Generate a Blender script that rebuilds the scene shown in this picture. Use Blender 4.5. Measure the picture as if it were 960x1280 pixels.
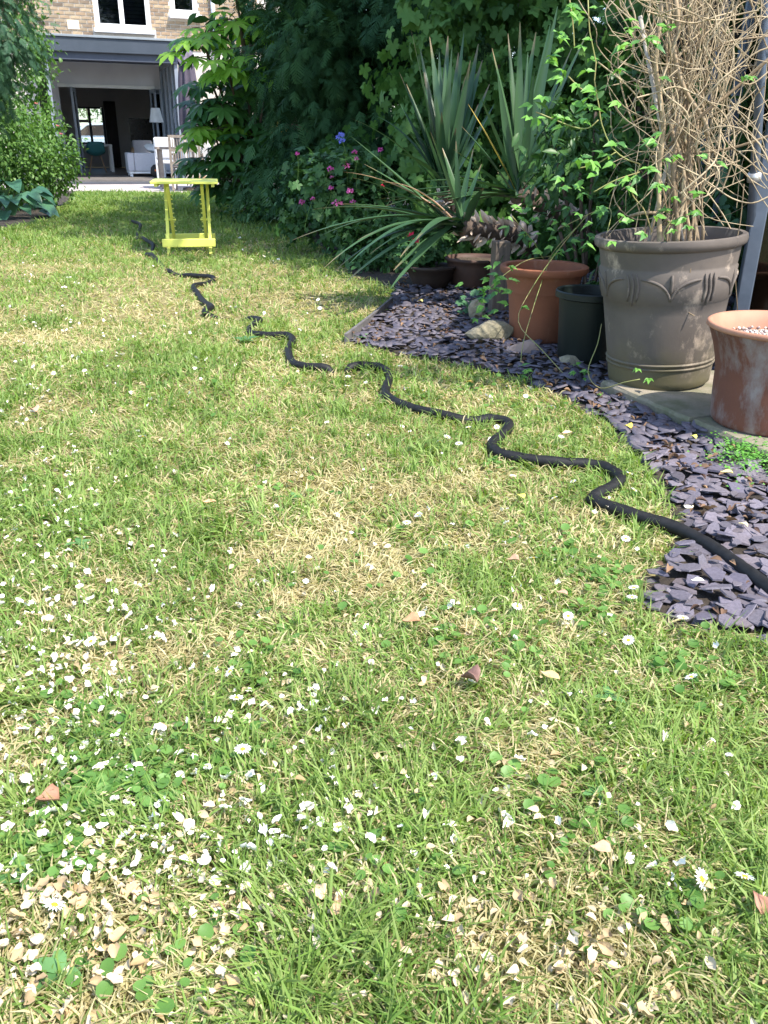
import bpy, math, random
import numpy as np
from mathutils import Vector, Matrix

for o in list(bpy.data.objects):
    bpy.data.objects.remove(o)
rng = np.random.default_rng(7)
random.seed(7)
S = bpy.context.scene
COL = S.collection

# ---------------------------------------------------------------- camera, world, sun, exposure
PITCH, ROLL, CAMH, F = math.radians(24.0), .012, .75, 1040.0
FWD = np.array([0, math.cos(PITCH), -math.sin(PITCH)])
U0 = np.array([0, math.sin(PITCH), math.cos(PITCH)])
X0 = np.array([1., 0, 0])
RT = X0 + ROLL * U0
RT /= np.linalg.norm(RT)
UP = U0 - ROLL * X0
UP /= np.linalg.norm(UP)
CAM = np.array([0, 0, CAMH])
cam = bpy.data.cameras.new('camera')
cam.sensor_fit = 'VERTICAL'
cam.sensor_height = 32
cam.lens = 32 * F / 1280
cam.clip_end = 2000
cam.clip_start = .05
co = bpy.data.objects.new('camera', cam)
COL.objects.link(co)
M = Matrix((RT, UP, -FWD)).transposed().to_4x4()
M.translation = CAM
co.matrix_world = M
S.camera = co

SUN_DIR = Vector((.52, -.42, .98)).normalized()      # towards the sun
W = bpy.data.worlds.new('World')
S.world = W
W.use_nodes = True
nt = W.node_tree
sky = nt.nodes.new('ShaderNodeTexSky')
sky.sky_type = 'NISHITA'
sky.sun_disc = False
sky.sun_elevation = math.asin(SUN_DIR.z)
sky.sun_rotation = math.atan2(SUN_DIR.x, SUN_DIR.y)
nt.links.new(sky.outputs[0], nt.nodes['Background'].inputs[0])
nt.nodes['Background'].inputs[1].default_value = .15
sl = bpy.data.lights.new('sun', 'SUN')
sl.energy = 3.05
sl.angle = math.radians(.6)
sl.color = (1, .94, .83)
so = bpy.data.objects.new('sun', sl)
COL.objects.link(so)
so.rotation_euler = SUN_DIR.to_track_quat('Z', 'Y').to_euler()
S.view_settings.view_transform = 'Standard'
S.view_settings.look = 'None'
S.view_settings.gamma = 1
S.view_settings.exposure = 1.58
S.cycles.max_bounces = 6
S.cycles.transparent_max_bounces = 8

# ---------------------------------------------------------------- projection from photograph pixels (960x1280) to places
def ray(x, y):
    return FWD + RT * (x - 480) / F + UP * (640 - y) / F
def vnoise(x, y, s, seed=0):
    x = np.asarray(x, float) / s + 100 + seed * 17.3
    y = np.asarray(y, float) / s + 100 + seed * 31.7
    xi, yi = np.floor(x).astype(int), np.floor(y).astype(int)
    fx, fy = x - xi, y - yi
    fx, fy = fx * fx * (3 - 2 * fx), fy * fy * (3 - 2 * fy)
    def h(a, b):
        n = np.sin(a * 127.1 + b * 311.7 + seed * 74.7) * 43758.5453
        return n - np.floor(n)
    return (h(xi, yi) * (1 - fx) + h(xi + 1, yi) * fx) * (1 - fy) + (h(xi, yi + 1) * (1 - fx) + h(xi + 1, yi + 1) * fx) * fy
def gz(x, y):
    y = np.asarray(y, float)
    x = np.asarray(x, float)
    slope = -.0115 * np.clip(y - 5, 0, 10.5)
    amp = np.clip((15.3 - y) / 2, 0, 1)
    return slope + amp * (.022 * (vnoise(x, y, .8, 3) - .5) + .012 * (vnoise(x, y, .27, 4) - .5))
def G(x, y, dz=0.):
    z = 0.
    d = ray(x, y)
    for _ in range(6):
        t = (z - CAMH) / d[2]
        p = CAM + d * t
        z = float(gz(p[0], p[1])) + dz
    return p
def atY(x, y, Y):
    d = ray(x, y)
    return CAM + d * Y / d[1]
def pxm(Y):                                           # photograph pixels per metre at distance Y (near eye level)
    return F / (Y * math.cos(PITCH) + .25)

# ---------------------------------------------------------------- materials
def newmat(name):
    m = bpy.data.materials.new(name)
    m.use_nodes = True
    n = m.node_tree.nodes
    return m, m.node_tree, n, n['Principled BSDF'], n['Material Output']
def setc(sock, c):
    sock.default_value = (c[0], c[1], c[2], 1)
def mixc(t, fac, a, b):
    n = t.nodes.new('ShaderNodeMix')
    n.data_type = 'RGBA'
    for sock, v in ((n.inputs[0], fac), (n.inputs[6], a), (n.inputs[7], b)):
        if hasattr(v, 'is_linked'):
            t.links.new(v, sock)
        elif isinstance(v, (int, float)):
            sock.default_value = v
        else:
            setc(sock, v)
    return n.outputs[2]
def noise(t, scale, detail=4, rough=.55, coord='Object', stretch=None):
    tc = t.nodes.new('ShaderNodeTexCoord')
    n = t.nodes.new('ShaderNodeTexNoise')
    n.inputs['Scale'].default_value = scale
    n.inputs['Detail'].default_value = detail
    n.inputs['Roughness'].default_value = rough
    if stretch:
        mp = t.nodes.new('ShaderNodeMapping')
        mp.inputs['Scale'].default_value = stretch
        t.links.new(tc.outputs[coord], mp.inputs[0])
        t.links.new(mp.outputs[0], n.inputs['Vector'])
    else:
        t.links.new(tc.outputs[coord], n.inputs['Vector'])
    return n.outputs['Fac']
def ramp(t, fac, lo, hi):
    n = t.nodes.new('ShaderNodeMapRange')
    n.inputs[1].default_value = lo
    n.inputs[2].default_value = hi
    t.links.new(fac, n.inputs[0])
    return n.outputs[0]
def bump(t, bs, h, strength, dist=.01):
    b = t.nodes.new('ShaderNodeBump')
    b.inputs['Strength'].default_value = strength
    b.inputs['Distance'].default_value = dist
    t.links.new(h, b.inputs['Height'])
    t.links.new(b.outputs[0], bs.inputs['Normal'])
def pmat(name, c1, c2=None, scale=8, rough=.6, bstr=0., bdist=.01, spec=.4, metal=0, lo=.35, hi=.65, stretch=None, objrand=None, bscale=None):
    m, t, n, bs, out = newmat(name)
    bs.inputs['Roughness'].default_value = rough
    bs.inputs['Specular IOR Level'].default_value = spec
    bs.inputs['Metallic'].default_value = metal
    if c2 is None:
        c2 = tuple(v * .82 for v in c1)
    f = noise(t, scale, 5, .6, stretch=stretch)
    c = mixc(t, ramp(t, f, lo, hi), c1, c2)
    if objrand:
        oi = t.nodes.new('ShaderNodeObjectInfo')
        cr = t.nodes.new('ShaderNodeValToRGB')
        cr.color_ramp.interpolation = 'LINEAR'
        el = cr.color_ramp.elements
        while len(el) < len(objrand):
            el.new(.5)
        for i, cc in enumerate(objrand):
            el[i].position = i / (len(objrand) - 1)
            el[i].color = (*cc, 1)
        t.links.new(oi.outputs['Random'], cr.inputs[0])
        mm = t.nodes.new('ShaderNodeMix')
        mm.data_type = 'RGBA'
        mm.blend_type = 'MULTIPLY'
        mm.inputs[0].default_value = 1
        t.links.new(c, mm.inputs[6])
        t.links.new(cr.outputs[0], mm.inputs[7])
        c = mm.outputs[2]
    t.links.new(c, bs.inputs['Base Color'])
    if bstr:
        bump(t, bs, noise(t, bscale or scale * 3, 6, .65, stretch=stretch), bstr, bdist)
    return m
def leafmat(name, c1, c2, trans=.35, rough=.42, src='tone', spec=.35, tint=1.5, extra=None):
    """two-colour leaf with light passing through; src: mesh attribute 'tone' or 'object' (random per object)"""
    m, t, n, bs, out = newmat(name)
    if src == 'tone':
        a = n.new('ShaderNodeAttribute')
        a.attribute_name = 'tone'
        fac = a.outputs['Fac']
    else:
        a = n.new('ShaderNodeObjectInfo')
        fac = a.outputs['Random']
    c = mixc(t, fac, c1, c2)
    if extra:
        b = n.new('ShaderNodeAttribute')
        b.attribute_name = 'dry'
        c2_ = mixc(t, fac, extra[0], extra[1])
        c = mixc(t, b.outputs['Fac'], c, c2_)
    t.links.new(c, bs.inputs['Base Color'])
    bs.inputs['Roughness'].default_value = rough
    bs.inputs['Specular IOR Level'].default_value = spec
    tr = n.new('ShaderNodeBsdfTranslucent')
    g = n.new('ShaderNodeMix')
    g.data_type = 'RGBA'
    g.blend_type = 'MULTIPLY'
    g.inputs[0].default_value = 1
    t.links.new(c, g.inputs[6])
    setc(g.inputs[7], (tint * 1.0, tint * 1.05, tint * .5))
    t.links.new(g.outputs[2], tr.inputs[0])
    mx = n.new('ShaderNodeMixShader')
    mx.inputs[0].default_value = trans
    t.links.new(bs.outputs[0], mx.inputs[1])
    t.links.new(tr.outputs[0], mx.inputs[2])
    t.links.new(mx.outputs[0], out.inputs[0])
    return m
def glassmat(name, tint=(.8, .86, .88), refl=1.0):
    m, t, n, bs, out = newmat(name)
    tr = n.new('ShaderNodeBsdfTransparent')
    setc(tr.inputs[0], tint)
    gl = n.new('ShaderNodeBsdfGlossy')
    gl.inputs['Roughness'].default_value = .03
    fr = n.new('ShaderNodeFresnel')
    fr.inputs[0].default_value = 1.5
    mx = n.new('ShaderNodeMixShader')
    t.links.new(fr.outputs[0], mx.inputs[0])
    t.links.new(tr.outputs[0], mx.inputs[1])
    t.links.new(gl.outputs[0], mx.inputs[2])
    t.links.new(mx.outputs[0], out.inputs[0])
    return m

# ---------------------------------------------------------------- mesh helpers
def link(o, parent=None):
    COL.objects.link(o)
    if parent is not None:
        o.parent = parent
    return o
def np_mesh(name, verts, facegroups, attrs=None, mat=None, smooth=False):
    """verts (N,3); facegroups: list of (M,k) index arrays"""
    me = bpy.data.meshes.new(name)
    verts = np.asarray(verts, np.float32)
    me.vertices.add(len(verts))
    me.vertices.foreach_set('co', verts.ravel())
    li = np.concatenate([np.asarray(f, np.int32).ravel() for f in facegroups])
    cnt = np.concatenate([np.full(len(f), np.asarray(f).shape[1], np.int32) for f in facegroups])
    me.loops.add(len(li))
    me.loops.foreach_set('vertex_index', li)
    me.polygons.add(len(cnt))
    st = np.concatenate(([0], np.cumsum(cnt)[:-1])).astype(np.int32)
    me.polygons.foreach_set('loop_start', st)
    if smooth:
        me.polygons.foreach_set('use_smooth', np.ones(len(cnt), bool))
    for k, v in (attrs or {}).items():
        a = me.attributes.new(k, 'FLOAT', 'POINT')
        a.data.foreach_set('value', np.asarray(v, np.float32))
    me.update(calc_edges=True)
    if mat:
        me.materials.append(mat)
    return me
class MB:
    def __init__(s):
        s.v, s.f = [], []
    def add(s, v, f):
        b = len(s.v)
        s.v += [tuple(float(c) for c in p) for p in v]
        s.f += [tuple(i + b for i in q) for q in f]
        return s
    def box(s, c, d, rz=0., tilt=None):
        hx, hy, hz = d[0] / 2, d[1] / 2, d[2] / 2
        p = [(-hx, -hy, -hz), (hx, -hy, -hz), (hx, hy, -hz), (-hx, hy, -hz), (-hx, -hy, hz), (hx, -hy, hz), (hx, hy, hz), (-hx, hy, hz)]
        R = Matrix.Rotation(rz, 3, 'Z')
        if tilt is not None:
            R = R @ tilt
        p = [R @ Vector(q) + Vector(c) for q in p]
        return s.add(p, [(0, 3, 2, 1), (4, 5, 6, 7), (0, 1, 5, 4), (1, 2, 6, 5), (2, 3, 7, 6), (3, 0, 4, 7)])
    def bar(s, a, b, w, t, up=(0, 0, 1)):
        """rectangular bar from a to b; w across, t along 'up'"""
        a, b = Vector(a), Vector(b)
        d = (b - a).normalized()
        x = d.cross(Vector(up))
        if x.length < 1e-4:
            x = d.cross(Vector((1, 0, 0)))
        x.normalize()
        y = x.cross(d)
        p = []
        for q in (a, b):
            for i, j in ((-1, -1), (1, -1), (1, 1), (-1, 1)):
                p.append(q + x * (i * w / 2) + y * (j * t / 2))
        return s.add(p, [(3, 2, 1, 0), (4, 5, 6, 7), (0, 1, 5, 4), (1, 2, 6, 5), (2, 3, 7, 6), (3, 0, 4, 7)])
    def tube(s, pts, r, seg=6, cap=True):
        pts = [Vector(p) for p in pts]
        n = len(pts)
        rs = r if hasattr(r, '__len__') else [r] * n
        nx = None
        v, f = [], []
        for i, p in enumerate(pts):
            d = (pts[min(i + 1, n - 1)] - pts[max(i - 1, 0)]).normalized()
            if nx is None:
                nx = d.cross(Vector((0, 0, 1)))
                if nx.length < 1e-3:
                    nx = d.cross(Vector((1, 0, 0)))
            nx = (nx - d * nx.dot(d)).normalized()
            ny = d.cross(nx)
            for k in range(seg):
                a = 2 * math.pi * k / seg
                v.append(p + (nx * math.cos(a) + ny * math.sin(a)) * rs[i])
        for i in range(n - 1):
            for k in range(seg):
                k2 = (k + 1) % seg
                f.append((i * seg + k, i * seg + k2, (i + 1) * seg + k2, (i + 1) * seg + k))
        if cap:
            f.append(tuple(range(seg))[::-1])
            f.append(tuple((n - 1) * seg + k for k in range(seg)))
        return s.add(v, f)
    def lathe(s, prof, c=(0, 0, 0), seg=40, wob=0., open_=True):
        v, f = [], []
        for j, (r, z) in enumerate(prof):
            for k in range(seg):
                a = 2 * math.pi * k / seg
                rr = r * (1 + wob * math.sin(2 * a + 1.3) + wob * .6 * math.sin(3 * a + z * 9))
                v.append((c[0] + rr * math.cos(a), c[1] + rr * math.sin(a), c[2] + z))
        for j in range(len(prof) - 1):
            for k in range(seg):
                k2 = (k + 1) % seg
                f.append((j * seg + k, j * seg + k2, (j + 1) * seg + k2, (j + 1) * seg + k))
        if not open_:
            f.append(tuple(range(seg))[::-1])
            f.append(tuple((len(prof) - 1) * seg + k for k in range(seg)))
        return s.add(v, f)
    def build(s, name, mat, parent=None, smooth=False, bev=0., loc=None, rz=None):
        me = bpy.data.meshes.new(name)
        me.from_pydata(s.v, [], s.f)
        if smooth:
            me.polygons.foreach_set('use_smooth', np.ones(len(me.polygons), bool))
            if smooth != True:
                me.set_sharp_from_angle(angle=smooth)
        me.materials.append(mat)
        o = bpy.data.objects.new(name, me)
        link(o, parent)
        if bev:
            b = o.modifiers.new('bevel', 'BEVEL')
            b.width = bev
            b.segments = 2
            b.limit_method = 'ANGLE'
        if loc is not None:
            o.location = loc
        if rz is not None:
            o.rotation_euler.z = rz
        return o
def tag(o, label=None, cat=None, group=None, kind=None):
    if label:
        o['label'] = label
    if cat:
        o['category'] = cat
    if group:
        o['group'] = group
    if kind:
        o['kind'] = kind
    return o
def empty(name, loc, label=None, cat=None, rz=0., group=None):
    o = bpy.data.objects.new(name, None)
    link(o)
    o.empty_display_size = .1
    o.location = loc
    o.rotation_euler.z = rz
    return tag(o, label, cat, group)
def place(name, me, parent=None, mat=None):
    o = bpy.data.objects.new(name, me)
    link(o, parent)
    if mat is not None:
        o.matrix_local = mat
    return o
def frame(axis, normal):
    """rotation matrices (N,3,3) whose columns are side, axis, normal"""
    a = axis / np.linalg.norm(axis, axis=1, keepdims=True)
    x = np.cross(a, normal)
    x /= np.maximum(np.linalg.norm(x, axis=1, keepdims=True), 1e-6)
    z = np.cross(x, a)
    return np.stack((x, a, z), axis=2)
def bake(tv, tf, pos, R, scale):
    """copies of a template (tv verts, tf list of face arrays) -> verts, facegroups"""
    tv = np.asarray(tv, float)
    scale = np.asarray(scale, float)
    if scale.ndim == 1:
        scale = scale[:, None].repeat(3, 1)
    v = np.einsum('nij,nkj->nki', R, tv[None] * scale[:, None, :]) + pos[:, None, :]
    off = np.arange(len(pos)) * len(tv)
    return v.reshape(-1, 3), [(np.asarray(f)[None] + off[:, None, None]).reshape(-1, np.asarray(f).shape[1]) for f in tf]
def m4(pos, R, s):
    m = Matrix(R.tolist()).to_4x4()
    m = m @ Matrix.Diagonal((s, s, s, 1))
    m.translation = Vector(pos)
    return m
def runit(n):
    v = rng.normal(size=(n, 3))
    return v / np.linalg.norm(v, axis=1, keepdims=True)
def curve_pts(ctrl, n=24):
    """smooth line through control points"""
    c = np.array(ctrl, float)
    c = np.vstack((2 * c[0] - c[1], c, 2 * c[-1] - c[-2]))
    out = []
    m = len(c) - 3
    for i in range(m):
        p0, p1, p2, p3 = c[i:i + 4]
        k = max(2, n // m)
        for t in np.linspace(0, 1, k, endpoint=(i == m - 1)):
            out.append(.5 * (2 * p1 + (p2 - p0) * t + (2 * p0 - 5 * p1 + 4 * p2 - p3) * t * t + (3 * p1 - p0 - 3 * p2 + p3) * t ** 3))
    return np.array(out)

# leaf templates: along +Y from 0 to 1, face normal +Z
def t_ovate(w=.55, rows=(0, .22, .5, .78, 1), fold=.12, droop=.15, prof=None):
    ws = prof or [.05, .75, 1, .62, .02]
    v, q = [], []
    for t, k in zip(rows, ws):
        z = -droop * t * t
        v += [(-w / 2 * k, t, z + fold * k * w), (0, t, z), (w / 2 * k, t, z + fold * k * w)]
    for i in range(len(rows) - 1):
        q += [(3 * i, 3 * i + 1, 3 * i + 4, 3 * i + 3), (3 * i + 1, 3 * i + 2, 3 * i + 5, 3 * i + 4)]
    return np.array(v), [np.array(q)]
def t_quad(w=.6, fold=.1):
    v = [(0, 0, 0), (-w / 2, .45, fold), (0, .5, 0), (w / 2, .45, fold), (0, 1, -.08)]
    return np.array(v), [np.array([(0, 2, 1), (0, 3, 2), (1, 2, 4), (2, 3, 4)])]
def t_palmate(lobes=8, spread=4.6, cut=.42, droop=.25, wl=.5, seed=0):
    """stalk joins at the origin; lobes fan around +Y"""
    r = random.Random(seed)
    v = [(0, 0, 0)]
    f = []
    for i in range(lobes):
        a = (i / (lobes - 1) - .5) * spread
        L = (1 - .3 * abs(i / (lobes - 1) - .5) * 2) * r.uniform(.9, 1.08)
        da = spread / (lobes - 1) / 2
        def pt(rr, aa, z=0):
            return (rr * math.sin(aa), rr * math.cos(aa), z - droop * rr * rr)
        b = len(v)
        v += [pt(cut * L, a - da), pt(.72 * L, a - da * wl * 1.25, .02), pt(L, a + r.uniform(-.04, .04), -.05), pt(.72 * L, a + da * wl * 1.25, .02), pt(cut * L, a + da), pt(.55 * L, a, -.035)]
        f += [(0, b + 5, b), (0, b + 4, b + 5), (b, b + 5, b + 1), (b + 4, b + 3, b + 5), (b + 1, b + 5, b + 2), (b + 5, b + 3, b + 2)]
    return np.array(v), [np.array(f)]
def t_spray(n=9, w=.42, lw=.032):
    """flat conifer spray: a stem with needle-like side twigs"""
    v, q = [], []
    def strip(a, b, k):
        a, b = np.array(a), np.array(b)
        d = b - a
        s = np.array([-d[1], d[0], 0])
        s = s / np.linalg.norm(s) * k
        i = len(v)
        v.extend([tuple(a - s * .6), tuple(a + s * .6), tuple((a + b) / 2 + s), tuple((a + b) / 2 - s), tuple(b)])
        q.append((i, i + 1, i + 2, i + 3))
        tri.append((i + 3, i + 2, i + 4))
    tri = []
    strip((0, 0, 0), (0, 1, -.2), .03)
    for i in range(n):
        t = .08 + .8 * i / n
        L = w * (1 - t * .75) * (1 + .2 * ((i * 7) % 3 - 1))
        z = -.2 * t * t
        for sgn in (-1, 1):
            strip((0, t, z), (sgn * L, t + L * .75, z - .12 - .04 * (i % 2)), lw)
    return np.array(v), [np.array(q), np.array(tri)]
def in_poly(x, y, poly):
    x, y = np.asarray(x), np.asarray(y)
    ins = np.zeros(x.shape, bool)
    n = len(poly)
    for i in range(n):
        x1, y1 = poly[i]
        x2, y2 = poly[(i + 1) % n]
        c = ((y1 > y) != (y2 > y)) & (x < (x2 - x1) * (y - y1) / (y2 - y1 + 1e-12) + x1)
        ins ^= c
    return ins

# ================================================================ THE GROUND
BEDPX = [(960, 815), (935, 800), (850, 790), (806, 765), (800, 725), (845, 692), (846, 650), (825, 610), (795, 575), (765, 535), (700, 497), (640, 474), (560, 456), (500, 446), (432, 430)]
bedline = [tuple(G(x, y)[:2]) for x, y in BEDPX]
backline = [tuple(G(x, y)[:2]) for x, y in [(490, 383), (494, 362), (440, 345), (405, 312), (375, 292), (330, 273), (300, 262), (285, 247)]]
pe0, pe1 = G(95, 239.5), G(285, 242)
leftline = [tuple(G(x, y)[:2]) for x, y in [(86, 252), (62, 274), (0, 288)]]
lawn_poly = [(-7, -1.2), (2.2, -1.2), (2.2, .75), (1.3, .95)] + bedline + backline + [tuple(pe1[:2]), tuple(pe0[:2])] + leftline + [(-7, 7.6)]

m_soil = pmat('lawn_soil', (.24, .20, .09), (.14, .125, .05), 22, .95, .6, .01)
m_bed = pmat('bed_soil', (.055, .042, .03), (.03, .024, .02), 30, .95, .8, .01)
def sheet(name, x0, x1, y0, y1, nx, ny, mat, dz=0., zfun=gz):
    xs, ys = np.linspace(x0, x1, nx), np.linspace(y0, y1, ny)
    X, Y = np.meshgrid(xs, ys)
    Z = zfun(X, Y) + dz
    v = np.stack((X, Y, Z), -1).reshape(-1, 3)
    i = (np.arange(ny - 1)[:, None] * nx + np.arange(nx - 1)[None]).ravel()
    me = np_mesh(name, v, [np.stack((i, i + 1, i + nx + 1, i + nx), 1)], None, mat, True)
    return link(bpy.data.objects.new(name, me))
# one sheet: fine near the camera, running on to the horizon
xs = np.concatenate((np.linspace(-400, -8, 10)[:-1], np.linspace(-8, 4, 150), np.linspace(4, 400, 10)[1:]))
ys = np.concatenate((np.linspace(-60, -1.5, 6)[:-1], np.linspace(-1.5, 16, 230), np.linspace(16, 600, 12)[1:]))
X, Y = np.meshgrid(xs, ys)
v = np.stack((X, Y, gz(X, Y) - np.where(Y > 16.2, .03, 0)), -1).reshape(-1, 3)
nx, ny = len(xs), len(ys)
i = (np.arange(ny - 1)[:, None] * nx + np.arange(nx - 1)[None]).ravel()
tag(link(bpy.data.objects.new('ground', np_mesh('ground', v, [np.stack((i, i + 1, i + nx + 1, i + nx), 1)], None, m_soil, True))), kind='structure')
def poly_sheet(name, poly, mat, dz, step=.08):
    p = np.array(poly)
    x0, y0 = p.min(0)
    x1, y1 = p.max(0)
    xs = np.arange(x0, x1 + step, step)
    ys = np.arange(y0, y1 + step, step)
    X, Y = np.meshgrid(xs, ys)
    v = np.stack((X, Y, gz(X, Y) + dz), -1).reshape(-1, 3)
    nx, ny = len(xs), len(ys)
    i = (np.arange(ny - 1)[:, None] * nx + np.arange(nx - 1)[None]).ravel()
    cx = (X[:-1, :-1] + step / 2).ravel()
    cy = (Y[:-1, :-1] + step / 2).ravel()
    i = i[in_poly(cx, cy, poly)]
    o = link(bpy.data.objects.new(name, np_mesh(name, v, [np.stack((i, i + 1, i + nx + 1, i + nx), 1)], None, mat, True)))
    return o
border_poly = backline + [(-2.2, 16), (4, 16), (4, 4.2), (1.2, 4.6), tuple(G(500, 372)[:2])]
tag(poly_sheet('flower_bed', border_poly, m_bed, .006), kind='structure')
tag(poly_sheet('flower_bed', [(-12, 16), (-12, 6), tuple(leftline[2]), tuple(leftline[1]), tuple(leftline[0]), tuple(pe0[:2])], m_bed, .006), kind='structure')
slate_poly = [(1.3, .95)] + bedline + backline[:2] + [(.1, 5.3), (1.5, 5.3), (1.6, 3.0), (2.2, .75)]
slate_bed = tag(poly_sheet('slate_bed', slate_poly, m_bed, .005, .05), kind='structure')

# ---------------------------------------------------------------- hose line (needed by the grass)
HP = [(1300, 960, 1), (1150, 885, 1), (1050, 820, 1), (960, 748, 1), (905, 706, 1), (850, 673, 1), (790, 653, 1), (745, 637, 1), (742, 630, 1), (768, 615, 1), (774, 606, 1), (758, 594, 1), (735, 589, 1), (700, 587, 1), (650, 581, 1), (622, 574, 1), (615, 563, 1),
      (633, 546, 1), (634, 536, 1), (612, 531, 1), (590, 531, .6), (560, 528, 1), (510, 516, 1), (486, 504, 1), (482, 494, 1), (487, 476, 1), (476, 466, 1), (455, 463, 1), (438, 466, 1), (430, 467.5, -1.3), (417, 468, -1.3), (409, 467, 1), (379, 464, 1), (365, 458, 1), (361, 443, 1), (366, 431, 1), (358, 424.5, 1), (330, 423, .8),
      (311, 417, .4), (318, 411, 1), (325, 406, 1), (315, 402.5, .8), (290, 400, -1), (257, 396, 1), (265, 389, 1), (255, 381, .9), (247, 370, .8), (243, 362, 1), (262, 355, .3), (266, 351, 1), (238, 348, .9), (222, 345, .1), (212, 343, 1), (206, 335, -.4), (192, 327, 2), (184, 324, 1.6), (188, 318, -.2), (192, 313, 2), (184, 307, 2), (178, 303, 2), (172, 301, .5), (172, 292, 0), (176, 287, 2.2), (166, 282, 2.2)]
HR = .0145
hose_c = []
for x, y, lift in HP:
    p = G(x, y)
    hose_c.append((p[0], p[1], gz(p[0], p[1]) + .004 + HR + .010 * (lift - 1) * 1.9))
hose_pts = curve_pts(hose_c, len(hose_c) * 7)

# ================================================================ GRASS
def gauss_px(X, Y, lst):
    s = np.zeros_like(X)
    for x, y, r, a in lst:
        p = G(x, y)
        sc = r / F * math.hypot(p[1], CAMH) 
        s += a * np.exp(-((X - p[0]) ** 2 + ((Y - p[1]) / 1.7) ** 2) / (2 * sc * sc))
    return s
DRYPX = [(430, 660, 70, .35), (540, 530, 80, .35), (420, 500, 60, .2), (60, 420, 60, .3), (170, 390, 60, .35), (330, 560, 40, .25), (620, 620, 70, .25), (720, 680, 60, .25), (560, 740, 60, .25), (30, 330, 60, .35), (280, 1130, 80, .3), (90, 1150, 60, .25), (660, 1180, 90, .25), (30, 950, 50, .4),
         (460, 400, 50, .3), (380, 350, 60, .15), (830, 800, 40, .1), (640, 470, 30, .15), (690, 800, 40, .2),
         (200, 450, 60, -.35), (150, 620, 70, -.3), (230, 690, 60, -.25), (480, 900, 80, -.3), (800, 920, 90, -.35), (170, 980, 60, -.35), (700, 980, 60, -.2), (330, 850, 60, -.2), (890, 1010, 80, -.3), (220, 270, 60, -.3), (300, 280, 60, -.2), (80, 800, 50, -.1), (590, 1080, 60, -.15)]
def make_grass():
    P = []
    # (Ymin, Ymax, xmin, xmax, blades per m2, base length, width)
    bands = [(.25, .9, -.75, 1.5, 56000, .033, .0023), (.9, 1.5, -1.1, 1.3, 40000, .033, .0026), (1.5, 2.4, -1.6, 1.2, 23000, .034, .0032), (2.4, 3.8, -2.4, 1.2, 12000, .036, .0040),
             (3.8, 6, -4.0, .4, 4200, .040, .005), (6, 9.5, -5.0, .2, 2300, .043, .0075), (9.5, 15.6, -6.4, -1.0, 1300, .048, .011)]
    for y0, y1, x0, x1, den, L, w in bands:
        n = int((y1 - y0) * (x1 - x0) * den)
        x = rng.uniform(x0, x1, n)
        y = rng.uniform(y0, y1, n)
        k = in_poly(x, y, lawn_poly)
        x, y = x[k], y[k]
        P.append(np.stack((x, y, np.full(len(x), L), np.full(len(x), w)), 1))
    P = np.concatenate(P)
    x, y, L, w = P.T
    # clear a strip where the hose lies on top
    hp = hose_pts[:, :2]
    keep = np.ones(len(x), bool)
    grid = {}
    for q in hp[::2]:
        if q[1] < 6:
            near = (np.abs(x - q[0]) < .0075) & (np.abs(y - q[1]) < .0075)
            keep &= ~near
    x, y, L, w = x[keep], y[keep], L[keep], w[keep]
    n = len(x)
    n1 = vnoise(x, y, .33, 11) * .6 + vnoise(x, y, .12, 12) * .4
    n2 = vnoise(x, y, .045, 13)
    n3 = vnoise(x, y, .6, 14)
    dryp = np.clip(.36 + (n1 - .5) * 1.05 + (n2 - .5) * .75 + .62 * gauss_px(x, y, DRYPX), .07, .92)
    dryp = np.where(y > 6.5, dryp * np.clip(1 - (y - 6.5) / 5, .22, 1), dryp)
    dryp = dryp * np.clip(1.1 - .085 * (y - 3), .62, 1.05) + .07 * np.clip(2.0 - y, 0, 1)
    dry = rng.random(n) < dryp
    lush = np.clip(1.25 - dryp, .5, 1.2)
    L = L * rng.uniform(.45, 1.25, n) * np.where(dry, 1.0, .65 + .6 * lush * (.6 + .8 * n3))
    L = np.where((vnoise(x, y, .16, 21) > .72) & ~dry, L * 1.45, L)
    lean = np.where(dry, rng.uniform(.85, 1.53, n), np.abs(rng.normal(.92, .38, n)))
    lean = np.clip(lean, 0.05, 1.54)
    az = rng.uniform(0, 2 * math.pi, n) 
    az = np.where(rng.random(n) < .45, 2 * math.pi * vnoise(x, y, .07, 15) * 2 + rng.normal(0, .5, n), az)
    bend = rng.uniform(.1, .7, n) * np.where(dry, .8, 1)
    d = np.stack((np.cos(az), np.sin(az)), 1)
    sx, sy = -d[:, 1], d[:, 0]
    tw = rng.uniform(-.7, .7, n)
    side = np.stack((sx * np.cos(tw), sy * np.cos(tw), np.sin(tw)), 1)
    z0 = gz(x, y) - .002 + np.where(dry, rng.uniform(0, .012, n), rng.uniform(0, .003, n))
    b = np.stack((x, y, z0), 1)
    def step(p, ang, l):
        return p + np.stack((d[:, 0] * np.sin(ang) * l, d[:, 1] * np.sin(ang) * l, np.cos(ang) * l), 1)
    m1 = step(b, lean - bend * .4, L * .5)
    tip = step(m1, np.minimum(lean + bend, 1.75), L * .5)
    w = (w * rng.uniform(.6, 1.4, n) * np.where(dry, .8, 1.1))[:, None]
    v = np.stack((b - side * w * .5, b + side * w * .5, m1 + side * w * .48, m1 - side * w * .48, tip), 1).reshape(-1, 3)
    o = np.arange(n)[:, None] * 5
    tone = np.clip(rng.beta(2, 2, n) * .7 + vnoise(x, y, .2, 16) * .35, 0, 1)
    far = np.clip((y - 5) / 5, 0, 1)
    tone = tone * (1 - .3 * far)
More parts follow.
